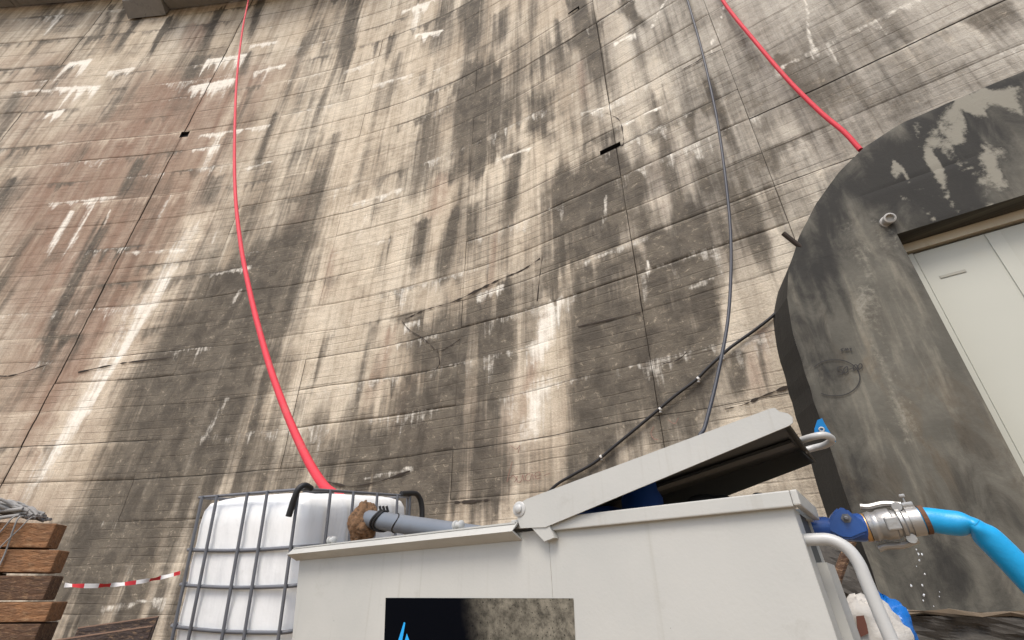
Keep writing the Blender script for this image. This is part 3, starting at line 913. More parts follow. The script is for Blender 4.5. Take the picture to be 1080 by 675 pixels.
# rounded shoulder measured from the outline: q against z up the side, then z against q along the top
z_top = 5.99
z_sh = 5.2
side_z = [z_ledge - .1, 3.1, 3.8, 4.26, 4.58, 4.94, z_sh]; side_q = [q_left, q_left + .01, .81, .74, .64, .45, .25]
top_q = [.25, .17, -.15, -.49, -.86, -1.28, -1.9, -9]; top_z = [z_sh, 5.31, 5.62, 5.85, 5.96, 5.985, z_top, z_top]
def outline(z): return float(np.interp(z, side_z, side_q)) + .035 * (float(fbm(np.array([z * 3.1 + 20]), np.array([7.7]), 4)[0]) - .5)
def topline(q): q = min(q, .25); return float(np.interp(-q, [-v for v in top_q], top_z)) + .035 * (float(fbm(np.array([q * 3.1 + 90]), np.array([17.7]), 4)[0]) - .5) * min(1, max(0, (.25 - q) * 4))
print('portal', q_left, q_jamb, z_head, z_top, z_ledge, [(round(a, 2), round(b, 2)) for a, b in qz])
q_right = q_jamb - 4.2
portal = thing('concrete_portal', portal_pt(q_left - 1, .62), 'dark smooth concrete portal block with a rounded shoulder round a pale steel door', 'portal')
ps = Stains(lambda x, y: portal_qz(x, y))
ps.poly(0, 1.0, .35, [(815, 300), (835, 230), (905, 150), (1000, 100), (1090, 70), (1090, 190), (980, 235), (930, 225), (900, 215), (870, 260), (850, 330), (862, 430), (900, 560), (870, 560), (840, 430)], .2)
ps.poly(0, .7, .3, [(925, 230), (975, 235), (985, 290), (960, 275), (950, 300), (935, 270)], .3)
ps.poly(0, .55, .5, [(905, 520), (1000, 480), (1100, 500), (1100, 680), (880, 680)], .2)
ps.poly(1, .95, .07, [(994, 128), (1008, 111), (1028, 118), (1032, 108), (1055, 101), (1078, 96), (1090, 125), (1060, 145), (1036, 145), (1026, 172), (1002, 156)], .1)
ps.poly(1, .95, .06, [(954, 184), (982, 154), (1008, 158), (1014, 174), (992, 188), (966, 190)], .1)
ps.poly(1, .85, .05, [(968, 140), (980, 145), (978, 150), (970, 146)], 0)
ps.poly(1, .85, .05, [(952, 205), (962, 212), (958, 217), (948, 212)], 0)
ps.poly(1, .85, .06, [(1035, 190), (1045, 175), (1080, 165), (1085, 195), (1060, 205), (1035, 210), (1020, 215)], .2)
ps.poly(1, .62, .2, [(880, 250), (900, 260), (930, 330), (960, 420), (980, 470), (950, 450), (920, 360)], .4)
ps.poly(2, .8, .25, [(885, 490), (905, 480), (925, 500), (900, 560)], .2)
ps.poly(2, .7, .25, [(970, 430), (1040, 450), (1060, 500), (990, 500)], .2)
ps.poly(2, .6, .25, [(885, 350), (915, 350), (910, 375), (885, 372)], .2)
def grid_mesh(name, qa, qb, za, zb, step, mat, parent, nq=60, crown=False):
    """structured sheet between q = qa(z) and qb(z); the stain layer is evaluated on its vertices"""
    nz = int((zb - za) / step) + 1
    if crown:
        q1 = np.concatenate([np.linspace(outline(z_sh), -2, nq // 2), np.linspace(-2.05, q_right - 1.2, nq - nq // 2)])
        Q = np.tile(q1, (nz, 1)); tops = np.array([topline(v) for v in q1])
        Z = za + (tops - za)[None, :] * np.linspace(0, 1, nz)[:, None]
    else:
        zs = np.linspace(za, zb, nz)
        Q = np.array([np.linspace(qa(v), qb(v), nq) for v in zs]); Z = np.tile(zs[:, None], (1, nq))
    q, z = Q.ravel(), Z.ravel()
    bul = 0.02 * (fbm(q * 1.4 + 60, z * 1.4, 3) - .5)
    edge = np.zeros_like(Q); edge[:, 0] = edge[:, -1] = 1; edge[0, :] = edge[-1, :] = 1
    bul = bul * (1 - edge.ravel())
    vs = [portal_pt(a, b, c) for a, b, c in zip(q, z, bul)]
    fs = [(j * nq + i, j * nq + i + 1, (j + 1) * nq + i + 1, (j + 1) * nq + i) for j in range(nz - 1) for i in range(nq - 1)]
    fs = [f[::-1] for f in fs]
    o = mesh_obj(name, vs, fs, mat, parent, True)
    me = o.data
    at = me.color_attributes.new('stain', 'FLOAT_COLOR', 'POINT')
    at.data.foreach_set('color', ps.eval(q, z).ravel())
    uv = me.uv_layers.new(name='face')
    li = np.zeros(len(me.loops), np.int32); me.loops.foreach_get('vertex_index', li)
    uv.data.foreach_set('uv', np.stack([q[li], z[li]], 1).ravel())
    return o
grid_mesh('front_face', lambda z: outline(z), lambda z: q_jamb, z_ledge, z_head, .05, M['portal'], portal)
grid_mesh('lintel_face', lambda z: outline(z), lambda z: q_right - 1.2, z_head, z_sh, .04, M['portal'], portal, 130)
grid_mesh('crown_face', None, None, z_sh, z_top, .04, M['portal'], portal, 150, True)
grid_mesh('right_pier_face', lambda z: q_right, lambda z: q_right - 1.2, z_ledge, z_head, .1, M['portal'], portal)
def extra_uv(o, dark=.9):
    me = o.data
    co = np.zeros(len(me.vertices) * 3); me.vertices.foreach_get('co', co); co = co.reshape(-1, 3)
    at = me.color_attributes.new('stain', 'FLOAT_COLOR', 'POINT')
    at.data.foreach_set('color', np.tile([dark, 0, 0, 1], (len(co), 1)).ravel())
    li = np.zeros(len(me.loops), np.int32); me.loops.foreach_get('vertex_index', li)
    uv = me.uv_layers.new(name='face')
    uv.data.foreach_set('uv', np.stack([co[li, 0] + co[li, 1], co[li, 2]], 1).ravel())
# left flank of the block, running back to the dam
vs, fs = [], []
line_ = [(outline(z), z) for z in np.linspace(z_ledge, z_sh, 50)] + [(q, topline(q)) for q in np.linspace(outline(z_sh), -2, 75)[1:]] + [(q_right - 1.2, z_top)]
for i, (q, z) in enumerate(line_):
    fl_ = .25 * float(sstep(5.75, 4.1, z))           # the flank flares out to meet the dam
    for k in range(5): vs.append(portal_pt(q + fl_ * k / 4, z, -(PT + .06) * k / 4))
for i in range(len(line_) - 1):
    for k in range(4): fs.append((i * 5 + k, i * 5 + k + 1, (i + 1) * 5 + k + 1, (i + 1) * 5 + k))
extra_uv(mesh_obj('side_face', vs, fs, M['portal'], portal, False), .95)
# opening: jambs and soffit
REC = .24
vs = [portal_pt(q_jamb, z_ledge), portal_pt(q_jamb, z_head), portal_pt(q_jamb, z_head, -REC), portal_pt(q_jamb, z_ledge, -REC),
      portal_pt(q_right, z_ledge), portal_pt(q_right, z_head), portal_pt(q_right, z_head, -REC), portal_pt(q_right, z_ledge, -REC)]
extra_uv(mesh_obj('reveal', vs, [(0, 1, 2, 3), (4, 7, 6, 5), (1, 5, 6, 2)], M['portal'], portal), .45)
def pbox(name, q0, q1, z0, z1, o0, o1, mat, parent, bevel=.004):
    m = MB()
    m.frame_box(portal_pt(q0, z0, o0), pd * (q1 - q0), Vector((0, 0, z1 - z0)), pn * (o1 - o0), bevel)
    return m.build(name, mat, parent)
pbox('frame_header', q_jamb - .002, q_right + .002, z_head - .10, z_head - .003, -REC - .08, -REC + .0, M['doorframe'], portal)
pbox('frame_post', q_jamb - .003, q_jamb - .09, z_ledge + .01, z_head - .133, -REC - .08, -REC - .005, M['door'], portal)
pbox('frame_post', q_right + .003, q_right + .09, z_ledge + .01, z_head - .133, -REC - .08, -REC - .005, M['door'], portal)
q_meet = portal_qz(1040, 246, -REC)[0]
leaf1 = pbox('door_leaf', q_jamb - .095, q_meet + .006, z_ledge + .02, z_head - .137, -REC - .07, -REC - .02, M['door'], portal)
leaf2 = pbox('door_leaf', q_meet - .006, q_right + .095, z_ledge + .02, z_head - .137, -REC - .07, -REC - .022, M['door'], portal)
pbox('cover_strip', q_meet - .10, q_meet + .012, z_ledge + .03, z_head - .145, -REC - .019, -REC - .008, M['door'], leaf2, .002)
sq, sz_ = portal_qz(1005, 288, -REC)
pbox('lock_slot', sq - .10, sq + .10, sz_ - .016, sz_ + .016, -REC - .019, -REC - .012, M['slot'], leaf1, .003)
# pipe end in its collar and the steel stub
m = MB(); c = portal_pt(*portal_qz(935, 234), 0)
ax = (pn + Vector((0, 0, -.25)) - pd * .25).normalized()
m.lathe(c - ax * .03, ax, [(0, .06), (.04, .062), (.045, .048), (.08, .046), (.084, .055), (.13, .055), (.134, .04), (.1, .036)], 20)
auto_smooth(m.build('pipe_end', M['lamp'], portal))
m = MB(); p0 = portal_pt(*portal_qz(848, 262), -.04)
p1 = at_r(826, 246, math.hypot(p0.x, p0.y) - .10)
m.tube([p0, p1], .028, 10)
tag(m.build('steel_stub', M['stub'], portal), 'rusty steel stub sticking out of the shoulder')
# surveyor's ring and its hand-written figures
pw = lambda x, y: portal_pt(*portal_qz(x, y), .016)
ring = [(882 + 25 * math.cos(a) - (3 if math.cos(a) < 0 else 0), 399 + 19 * math.sin(a)) for a in np.linspace(-2.5, 2.1, 22)]
ribbon('marking_ring', ring, .009, M['ink'], portal, pw)
for px in ([(889, 387), (884, 388), (884, 391), (888, 391), (888, 395), (883, 395)], [(893, 387), (890, 390), (891, 394), (894, 392), (894, 388), (893, 387)], [(896, 390), (899, 389)],
           [(902, 385), (900, 388), (901, 391), (904, 389), (904, 386), (902, 385)], [(907, 384), (905, 387), (906, 390), (909, 388), (909, 385), (907, 384)],
           [(890, 368), (887, 369), (889, 370), (887, 371)], [(891, 371), (892, 368), (893, 370), (894, 368), (895, 370)], [(896, 368), (898, 368), (897, 369), (898, 370), (896, 371)]):
    ribbon('marking_figure', px, .009, M['ink'], portal, pw)
# mortar ledge and the rough rock it was cast on
m = MB()
n = 40; vs = []; fs = []
for i in range(n + 1):
    q = q_left + .1 + (q_right - 1.4 - q_left) * i / n
    for k, (o, dz) in enumerate(((-.05, .012), (.02, .008), (.028, -.012), (.01, -.03))):
        vs.append(portal_pt(q, z_ledge + dz + .014 * math.sin(i * 2.3 + k) + .008 * random.uniform(-1, 1), o + random.uniform(-.01, .012)))
for i in range(n):
    for k in range(3): fs.append((i * 4 + k, i * 4 + k + 1, (i + 1) * 4 + k + 1, (i + 1) * 4 + k))
mesh_obj('ledge', vs, fs, M['ledge'], portal)
vs = []; fs = []; n, mm = 130, 40
for j in range(mm + 1):
    for i in range(n + 1):
        q = q_left + 1.5 + (q_right - 2.9 - q_left) * i / n
        zt_ = z_ledge - .03 + .62 * float(sstep(q_left - .08, q_left + .12, q)) + .12 * math.sin(q * 5) * (q > q_left)
        z = zt_ - (zt_ - .45) * j / mm
        a = float(fbm(np.array([q * 2.2 + 40.]), np.array([z * 3.1 + 40]), 5)[0])
        vs.append(portal_pt(q, z, -.02 + .5 * (a - .5) + .18 * j / mm))
for j in range(mm):
    for i in range(n): fs.append((j * (n + 1) + i, (j + 1) * (n + 1) + i, (j + 1) * (n + 1) + i + 1, j * (n + 1) + i + 1))
mesh_obj('rock_footing', vs, fs, M['rock'], portal)

# ------------------------------------------------------------------ pump unit (painted steel cabinet with two lids)
HE = R(54)
mu = Vector((-math.sin(HE), math.cos(HE), -.0158)).normalized()      # along its length, from the right end to the left
mn = Vector((-math.cos(HE), -math.sin(HE), 0))                        # out of the front, towards the eye
mw = mu.cross(mn) * -1
if mw.z < 0: mw = -mw
mA = CAM + ray(838, 515) * (.2 / ray(838, 515).z)
def mu_w(x, y, off=0.0):
    p = on_plane(x, y, mA + mn * off, mn) - mA
    return p.dot(mu), p.dot(mw)
def mp(u, w, off=0.0): return mA + mu * u + mw * w + mn * off
def mpx(x, y, off=0.0): return on_plane(x, y, mA + mn * off, mn)
MD = .28                                                              # cabinet depth
FL = .016                                                             # flange in front of the panel
uR_t, wR_t = mu_w(834, 533, -FL); uR_b, wR_b = mu_w(882, 675, -FL)
uL_t, wL_t = mu_w(316, 592, -FL); uL_b, wL_b = mu_w(308, 675, -FL)
w_bot = -1.32
def edge_u(w, a, b): return a[0] + (b[0] - a[0]) * (w - a[1]) / (b[1] - a[1])
uRb = edge_u(w_bot, (uR_t, wR_t), (uR_b, wR_b)); uLb = edge_u(w_bot, (uL_t, wL_t), (uL_b, wL_b))
print('machine', mA, uR_t, uL_t, uRb, uLb, 'len', uL_t - uR_t)
base = mp((uR_t + uL_t) / 2, -1.6, -MD / 2); base.z = 0
mc = thing('pump_cabinet', base, 'pale grey painted steel pump cabinet with one lid propped open and a black printed panel', 'cabinet')
T = .004
def uR_at(w): return edge_u(w, (uR_t, wR_t), (uRb, w_bot))
def uL_at(w): return edge_u(w, (uL_t, wL_t), (uLb, w_bot))
def quad_panel(name, corners, ext, mat, parent, bevel=0):
    m = MB(); m.prism(corners, ext)
    return m.build(name, mat, parent)
wt = -.03
quad_panel('front_panel', [mp(uR_at(wt), wt, -FL), mp(uL_at(wt), wt, -FL), mp(uLb, w_bot, -FL), mp(uRb, w_bot, -FL)], -mn * T, M['paint'], mc)
quad_panel('back_panel', [mp(uR_at(wt), wt, -FL - MD), mp(uL_at(wt), wt, -FL - MD), mp(uLb, w_bot, -FL - MD), mp(uRb, w_bot, -FL - MD)], -mn * T, M['paint'], mc)
quad_panel('left_panel', [mp(uL_at(wt) - .003, wt, -FL - T), mp(uL_at(wt) - .003, wt, -FL - MD), mp(uLb - .003, w_bot, -FL - MD), mp(uLb - .003, w_bot, -FL - T)], -mu * T, M['paint'], mc)
quad_panel('floor_panel', [mp(uRb + .01, w_bot + .01, -FL - T), mp(uLb - .01, w_bot + .01, -FL - T), mp(uLb - .01, w_bot + .01, -FL - MD), mp(uRb + .01, w_bot + .01, -FL - MD)], mw * T, M['paint_shade'], mc)
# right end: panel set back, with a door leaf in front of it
ep = quad_panel('end_panel', [mp(uR_at(wt) + .006, wt, -FL - T), mp(uR_at(wt) + .006, wt, -FL - MD), mp(uRb + .006, w_bot, -FL - MD), mp(uRb + .006, w_bot, -FL - T)], mu * T, M['paint_shade'], mc)
w0 = -.14
def endq(w, o, d): return mp(uR_at(w) + d, w, o)
ed = quad_panel('end_door', [endq(w0, -FL - .10, .002), endq(w0, -FL - MD + .02, .002), endq(w_bot + .05, -FL - MD + .02, .002), endq(w_bot + .05, -FL - .10, .002)], -mu * .022, M['paint'], mc)
quad_panel('corner_post', [endq(-.036, -FL - .001, .004), endq(-.036, -FL - .085, .004), endq(w_bot, -FL - .085, .004), endq(w_bot, -FL - .001, .004)], -mu * .006, M['paint'], mc)
# rim round the open half
rim_u1 = mu_w(579, 552)[0]
m = MB(); m.frame_box(mp(.012, -.036, -FL - .03), mu * (rim_u1 - .012), mw * .034, mn * (FL + .03), .003)
m.build('front_rim', M['paint'], mc)
m = MB(); m.frame_box(mp(-.003, -.034, 0.001), mu * .0145, mw * .032, -mn * (MD + .03), .003)
m.build('end_rim', M['paint'], mc)
m = MB(); m.frame_box(mp(.012, -.036, -FL - MD - .02), mu * (rim_u1 + .2), mw * .03, mn * .04, .003)
m.build('back_rim', M['paint'], mc)
# left lid: shallow pan whose edge is folded outwards
uA, uB = mu_w(543, 555, .02)[0], mu_w(307, 580, .02)[0]
wtop = (mu_w(540, 550, .02)[1] + mu_w(310, 577, .02)[1]) / 2
wmid = (mu_w(538, 561, .035)[1] + mu_w(308, 584, .035)[1]) / 2
wlow = (mu_w(544, 568.5, 0)[1] + mu_w(316, 591.5, 0)[1]) / 2
prof = [(.004, wtop), (.036, wmid), (-FL + .003, wlow), (-FL + .001, wlow + .004), (.030, wmid + .003), (-.002, wtop - .004)]
print('lid', wtop, wmid, wlow, uA, uB)
m = MB()
m.prism([mp(uA, w, o) for o, w in prof], mu * (uB - uA))
lid1 = m.build('closed_lid', M['paint'], mc)
m = MB(); m.frame_box(mp(uA + .004, wtop - .006, .014), mu * (uB - uA - .008), mw * .005, -mn * (MD + .04), .0)
m.build('lid_plate', M['paint'], lid1)
m = MB(); m.frame_box(mp(uB - .012, wlow + .006, -.006), mu * .010, mw * (wtop - wlow - .014), -mn * (MD + .02), .0)
m.build('lid_end', M['paint'], lid1)
for (x, y, sc) in ((353, 571, 1.0), (486, 550, 1.15)):
    u_ = mu_w(x, y, -.08)[0]
    kn = MB()
    kn.frame_box(mp(u_ - .03, wtop, -.09), mu * .085, mw * .008, mn * .05, .002)
    kb = kn.build('latch_plate', M['bolt'], lid1)
    kn = MB()
    kn.lathe(mp(u_ + .012, wtop + .022, -.06), -mu, [(0, .012), (.004, .015), (.012, .015), (.014, .010), (.026, .010), (.028, .014), (.036, .014), (.04, .009)], 14)
    auto_smooth(kn.build('latch_knob', M['bolt'], kb))
# hinge block between the lids, and the stop under the open one
m = MB(); m.frame_box(mpx(552, 557, -.004), mu * .045, mw * .026, -mn * .03, .003)
m.build('hinge_block', M['paint'], mc)
br = [mpx(560, 556, .009), mpx(579, 551, .009), mpx(580, 556, .009), mpx(584.5, 567, .009), mpx(574, 571, .009)]
m = MB(); m.prism(br, -mn * (FL + .009)); m.build('lid_stop', M['paint'], mc)
# open lid: tray seen from below, hinged on the bolt
Lpx = [(546, 548), (545, 537), (549, 530), (556, 526), (812, 431), (817, 430), (822, 434), (831, 436), (836, 440), (836, 446), (832, 449), (575, 556), (549, 557)]
Lo = .012
pl = [mpx(x, y, Lo) for x, y in Lpx]
m = MB(); m.prism(pl, -mn * .004)
lid2 = m.build('open_lid', M['paint'], mc)
a_top, b_top = mpx(560, 525.5, Lo), mpx(818, 430.5, Lo)
a_bot, b_bot = mpx(577, 556, Lo), mpx(832, 449.5, Lo)
lu = (b_top - a_top).normalized()
lw = (mn.cross(lu)).normalized()
if lw.z < 0: lw = -lw
LD = .42
m = MB(); m.frame_box(a_top - lw * .006 - mn * .0045, (b_top - a_top) * .992, lw * .004, -mn * LD)
m.build('top_plate', M['paint_shade'], lid2)
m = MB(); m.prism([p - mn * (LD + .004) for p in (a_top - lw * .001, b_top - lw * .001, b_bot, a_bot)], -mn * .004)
m.build('back_flange', M['paint_shade'], lid2)
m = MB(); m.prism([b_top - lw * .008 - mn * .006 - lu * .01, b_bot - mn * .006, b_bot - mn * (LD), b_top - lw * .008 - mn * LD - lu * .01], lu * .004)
m.build('end_flange', M['paint_shade'], lid2)
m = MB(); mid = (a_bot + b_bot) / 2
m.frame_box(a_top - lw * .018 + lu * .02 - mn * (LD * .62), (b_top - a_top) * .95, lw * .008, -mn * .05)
m.build('stiffener', M['paint_shade'], lid2)
bc = mpx(547.5, 537, Lo + .001)
m = MB(); m.lathe(bc - mn * .002, mn, [(0, .022), (.003, .022), (.0045, .020), (.005, .013), (.010, .012), (.013, .008), (.014, .003)], 22)
auto_smooth(m.build('hinge_bolt', M['bolt'], lid2))
# loop handle on the lid's end
h = spline([at_r(846, 464, 1.45), at_r(858, 460.5, 1.42), at_r(870, 459, 1.42), at_r(877.5, 463.5, 1.46), at_r(871, 469, 1.52), at_r(860, 472, 1.54), at_r(849, 475, 1.54)], 6)
m = MB(); m.tube(h, .0088, 12); auto_smooth(m.build('lid_handle', M['bolt'], lid2))
# grab rail on the right end
rr = [mpx(838, 570, -.05), mpx(858, 569, -.05), mpx(876, 569.5, -.05), mpx(893, 578, -.05), mpx(905, 593, -.05), mpx(914, 614, -.05), mpx(927, 645, -.05), mpx(940, 675, -.05)]
dv = (rr[-1] - rr[-2])
rr += [rr[-1] + dv * 3.2, rr[-1] + dv * 4.0 + mu * .06, endq(-.9, -.06, 0.0)]
m = MB(); m.tube(spline(rr, 7), .0125, 14); auto_smooth(m.build('grab_rail', M['bolt'], mc))
# printed panel
dq = [mpx(407, 630.5, -FL + .0012), mpx(604, 631, -FL + .0012)]
u0, u1 = mu_w(605, 631, -FL)[0], mu_w(407, 630.5, -FL)[0]
wd = mu_w(500, 631, -FL)[1]
dw = -.55
ub1 = mu_w(405.5, 675, -FL); ub0 = mu_w(607, 675, -FL)
c = [mp(u0, mu_w(605, 631, -FL)[1], -FL + .0012), mp(u1, mu_w(407, 630.5, -FL)[1], -FL + .0012)]
k1 = (ub1[0] - u1) / (ub1[1] - mu_w(407, 630.5, -FL)[1]); k0 = (ub0[0] - u0) / (ub0[1] - mu_w(605, 631, -FL)[1])
c += [mp(u1 + k1 * (dw - wd), dw, -FL + .0012), mp(u0 + k0 * (dw - wd), dw, -FL + .0012)]
dec = mesh_obj('printed_panel', c, [(0, 1, 2, 3)], M['decal'], mc)
if dec.data.polygons[0].normal.dot(mn) < 0: dec.data.flip_normals()
uv = dec.data.uv_layers.new(name='face')
Wd = (c[1] - c[0]).length; Hd = (c[2] - c[1]).length
uvd = {0: (.9, 1), 1: (0, 1), 2: (0, 1 - Hd / Wd * .9), 3: (.9, 1 - Hd / Wd * .9)}
for lp in dec.data.loops: uv.data[lp.index].uv = uvd[lp.vertex_index]
o2 = -FL + .0024
for poly in ([(426, 656), (427.5, 657), (421.5, 690), (415.5, 690)], [(429, 668), (437, 690), (423, 690)]):
    vs = [mpx(x, y, o2) for x, y in poly]
    f = mesh_obj('logo_stroke', vs, [tuple(range(len(vs)))], M['decal_blue'], dec)
    if f.data.polygons[0].normal.dot(mn) < 0: f.data.flip_normals()
for px_ in ([(579, 572), (581, 600), (583, 630)],):
    ribbon('scratch', px_, .0016, M['scratch'], mc, lambda x, y: mpx(x, y, -FL + .0008), jit=.8)
# what shows inside under the open lid
m = MB(); e0 = mp(mu_w(690, 520, -.22)[0], -.26, -.20)
m.lathe(mp(mu_w(676, 520, -.22)[0], -.245, -.22), mw, [(0, .062), (.30, .062), (.325, .05), (.345, .05), (.36, .03), (.375, .03)], 22)
auto_smooth(m.build('filter_housing', M['eblue'], mc))
m = MB(); m.frame_box(mp(mu_w(655, 520, -.3)[0], -.25, -.33), mu * .13, mw * .30, mn * .12, .012)
m.build('engine_block', M['eblue'], mc)
m = MB(); m.tube(spline([mp(.14, -.3, -.15), mp(.17, -.02, -.17), mp(.22, .022, -.19), mp(.29, .018, -.2), mp(.34, -.1, -.2)], 8), .016, 10)
auto_smooth(m.build('inner_hose', M['seal'], mc))
m = MB(); m.tube(spline([mp(.08, -.3, -.2), mp(.10, -.02, -.22), mp(.13, .012, -.24), mp(.18, -.1, -.25)], 8), .018, 10)
auto_smooth(m.build('inner_hose', M['cable'], mc))
# skids
for o in (-.06, -MD + .03):
    m = MB(); a = mp(uRb + .05, w_bot, o - FL); b = mp(uLb - .05, w_bot, o - FL)
    m.frame_box(Vector((a.x, a.y, 0.0)), Vector((b.x - a.x, b.y - a.y, 0)), mn * .05, Vector((0, 0, min(a.z, b.z) + .004)), .004)
    m.build('skid', M['rust'], mc)

# ------------------------------------------------------------------ tank in its cage (leaning a little towards the yard)
iN = at_r(322, 516, 3.45)
iup = Vector((-.035, -.115, 1)).normalized()
il = (Vector((-2.24, 3.56, .6)) - Vector((-1.32, 3.17, .58)))
il = (il - iup * il.dot(iup)).normalized()                 # along the short front side, to the left
ib = il.cross(iup)
if ib.y < 0: ib = -ib                                       # along the long side, away from the eye
IA, IB_, IH = 1.0, 1.2, 1.0
def tp(a, b, h): return iN + il * a + ib * b + iup * h      # h = 0 is the top rail
gb = tp(.5, .6, -1.15)
ibc = thing('water_tank', (gb.x, gb.y, gb.z), 'white plastic water tank in a grey steel cage with the red hose in its top', 'tank')
def rrect(x0, x1, y0, y1, r, n=5):
    out = []
    for cx, cy, a0 in ((x1 - r, y1 - r, 0), (x0 + r, y1 - r, 90), (x0 + r, y0 + r, 180), (x1 - r, y0 + r, 270)):
        for k in range(n + 1):
            a = R(a0 + 90 * k / n); out.append((cx + r * math.cos(a), cy + r * math.sin(a)))
    return out
def bottle():
    levels = [(-1.0, .06, 0), (-.99, .03, 0), (-.9, .012, 0), (-.75, .006, 1), (-.6, .012, .2), (-.45, .006, 1), (-.3, .012, .3), (-.2, .01, .8), (-.1, .018, .5), (-.05, .04, .3), (-.028, .10, .1), (-.012, .16, 0), (-.004, .28, 0), (0.0, .42, 0)]
    vs, fs = [], []; n = None
    for h, ins, bul in levels:
        ring = []
        N_ = 16
        base_ = rrect(ins, IA - ins, ins, IB_ - ins, max(.02, .085 - ins * .15), 6)
        # subdivide long sides so that they can bulge
        pts = []
        for i in range(len(base_)):
            a, b = base_[i], base_[(i + 1) % len(base_)]
            d = math.hypot(b[0] - a[0], b[1] - a[1])
            k = 14 if d > .25 or (i % 7 == 6) else 1
            for t in range(k): pts.append((a[0] + (b[0] - a[0]) * t / k, a[1] + (b[1] - a[1]) * t / k))
        for x, y in pts:
            cx, cy = x - IA / 2, y - IB_ / 2
            bx = math.cos(math.pi * cy / IB_) ** 2 * .012 * bul * (1 if abs(cx) > IA / 2 - ins - .03 else 0)
            by = math.cos(math.pi * cx / IA) ** 2 * .012 * bul * (1 if abs(cy) > IB_ / 2 - ins - .03 else 0)
            x += math.copysign(bx, cx); y += math.copysign(by, cy)
            # moulded flutes near the top and lumps on the shoulder
            w = .008 * math.sin(x * 42) * math.sin(y * 39) * (1 if h < -.02 else .4)
            sag = -.10 * max(0, (-h < .12) * (.5 - abs(x - .5))) * 0
            ring.append(tp(x, y, h + .012 + w * .6 - .02 * max(0, math.sin(x * 7 + y * 5)) * (1 if h > -.15 else 0)))
        if n is None: n = len(ring)
        vs += ring[:n]
    for i in range(len(levels) - 1):
        for k in range(n):
            k2 = (k + 1) % n
            fs.append((i * n + k, i * n + k2, (i + 1) * n + k2, (i + 1) * n + k))
    fs.append(tuple((len(levels) - 1) * n + k for k in range(n)))
    fs.append(tuple(range(n))[::-1])
    o = mesh_obj('bottle', vs, fs, M['tank'], ibc, True)
    bm = bmesh.new(); bm.from_mesh(o.data); bmesh.ops.recalc_face_normals(bm, faces=bm.faces[:]); bm.to_mesh(o.data); bm.free()
    return o
bottle()
m = MB(); m.lathe(tp(.30, .42, -.02), iup, [(0, .12), (.03, .12), (.032, .105), (.045, .10), (.05, .06)], 28)
auto_smooth(m.build('filler_neck', M['seal'], ibc))
G = -.010
rail_h = [0.0, -.335, -.545, -.78, -.985]
for h_ in rail_h:
    r_ = .0115 if h_ < 0 else .010
    sag = 0.012 if h_ < -.3 else 0.0
    loop = rrect(G, IA - G, G, IB_ - G, .06, 4)
    pts = []
    for i in range(len(loop) + 1):
        a = loop[i % len(loop)]; b = loop[(i + 1) % len(loop)]
        for t in range(5 if math.hypot(a[0] - b[0], a[1] - b[1]) > .3 else 1):
            k = t / 5
            x, y = a[0] + (b[0] - a[0]) * k, a[1] + (b[1] - a[1]) * k
            pts.append(tp(x, y, h_ - sag * math.sin(math.pi * min(1, max(0, x)))))
        if i == len(loop): break
    m = MB(); m.tube(pts[:len(pts)], r_, 8)
    auto_smooth(m.build('cage_rail', M['steel'], ibc), 60)
def upright(a, b):
    m = MB(); m.tube([tp(a, b, .005), tp(a, b, -.3), tp(a, b, -.6), tp(a, b, -1.0)], .0105, 8)
    auto_smooth(m.build('cage_upright', M['steel'], ibc), 60)
for a in (.03, .30, .48, .77, .92): upright(a, G - .016)
for a in (.06, .2, .4, .6, .8, .94): upright(a, IB_ - G + .016)
for b in (.20, .43, .70, .96, 1.14):
    upright(G - .016, b); upright(IA - G + .016, b)
# pallet and the stack it stands on
m = MB()
for b in (.02, .54, 1.06):
    m.frame_box(tp(0, b, -1.15), il * 1.0, ib * .12, iup * .11, .004)
m.build('pallet_runner', M['steel'], ibc)
m = MB(); m.frame_box(tp(-.01, -.01, -1.037), il * 1.02, ib * 1.22, iup * .03, .004)
m.build('pallet_deck', M['steel'], ibc)
# sleepers under the tank
gz0 = .40
for k, b in enumerate((.05, .52, .99)):
    top = tp(.5, b + .08, -1.152)
    o_ = tp(-.1, b, -1.152)
    g_ = .55
    m = MB()
    a0 = tp(-.1, b, -1.152); a1 = tp(1.1, b, -1.152); b0 = tp(-.1, b + .16, -1.152); b1 = tp(1.1, b + .16, -1.152)
    low = min(p.z for p in (a0, a1, b0, b1))
    bot = [Vector((p.x, p.y, .35)) for p in (a0, a1, b1, b0)]
    top_ = [a0, a1, b1, b0]
    m.add(bot + top_, [(0, 1, 2, 3), (4, 7, 6, 5), (0, 4, 5, 1), (1, 5, 6, 2), (2, 6, 7, 3), (3, 7, 4, 0)])
    o = m.build('support_baulk', M['timber_dark'], None, origin=(bot[0].x, bot[0].y, .35))
    tag(o, ['timber baulk under the near edge of the caged tank', 'timber baulk under the middle of the caged tank', 'timber baulk under the dam side of the caged tank'][k], 'timber')
# black straps hooked over the cage
def strap(pts, r_, label):
    m = MB(); m.tube(spline(pts, 8), r_, 10)
    o = auto_smooth(m.build('rubber_hose', M['seal'], None, origin=pts[-1]), 60)
    tag(o, label, 'hose')
strap([tp(-.01, .04, .005), tp(-.012, -.02, .022), tp(.0, -.055, 0.0), tp(.02, -.062, -.06), tp(.03, -.062, -.10), tp(.045, -.062, -.16)], .019, 'short black rubber hose hooked over the cage corner beside the red hose')
strap([tp(-.02, 1.02, .012), tp(-.03, 1.12, .02), tp(-.045, 1.22, .01), tp(-.06, 1.27, -.08), tp(-.06, 1.28, -.25), tp(-.05, 1.27, -.5)], .022, 'black rubber hose bent over the cage end beyond the grey pipe')

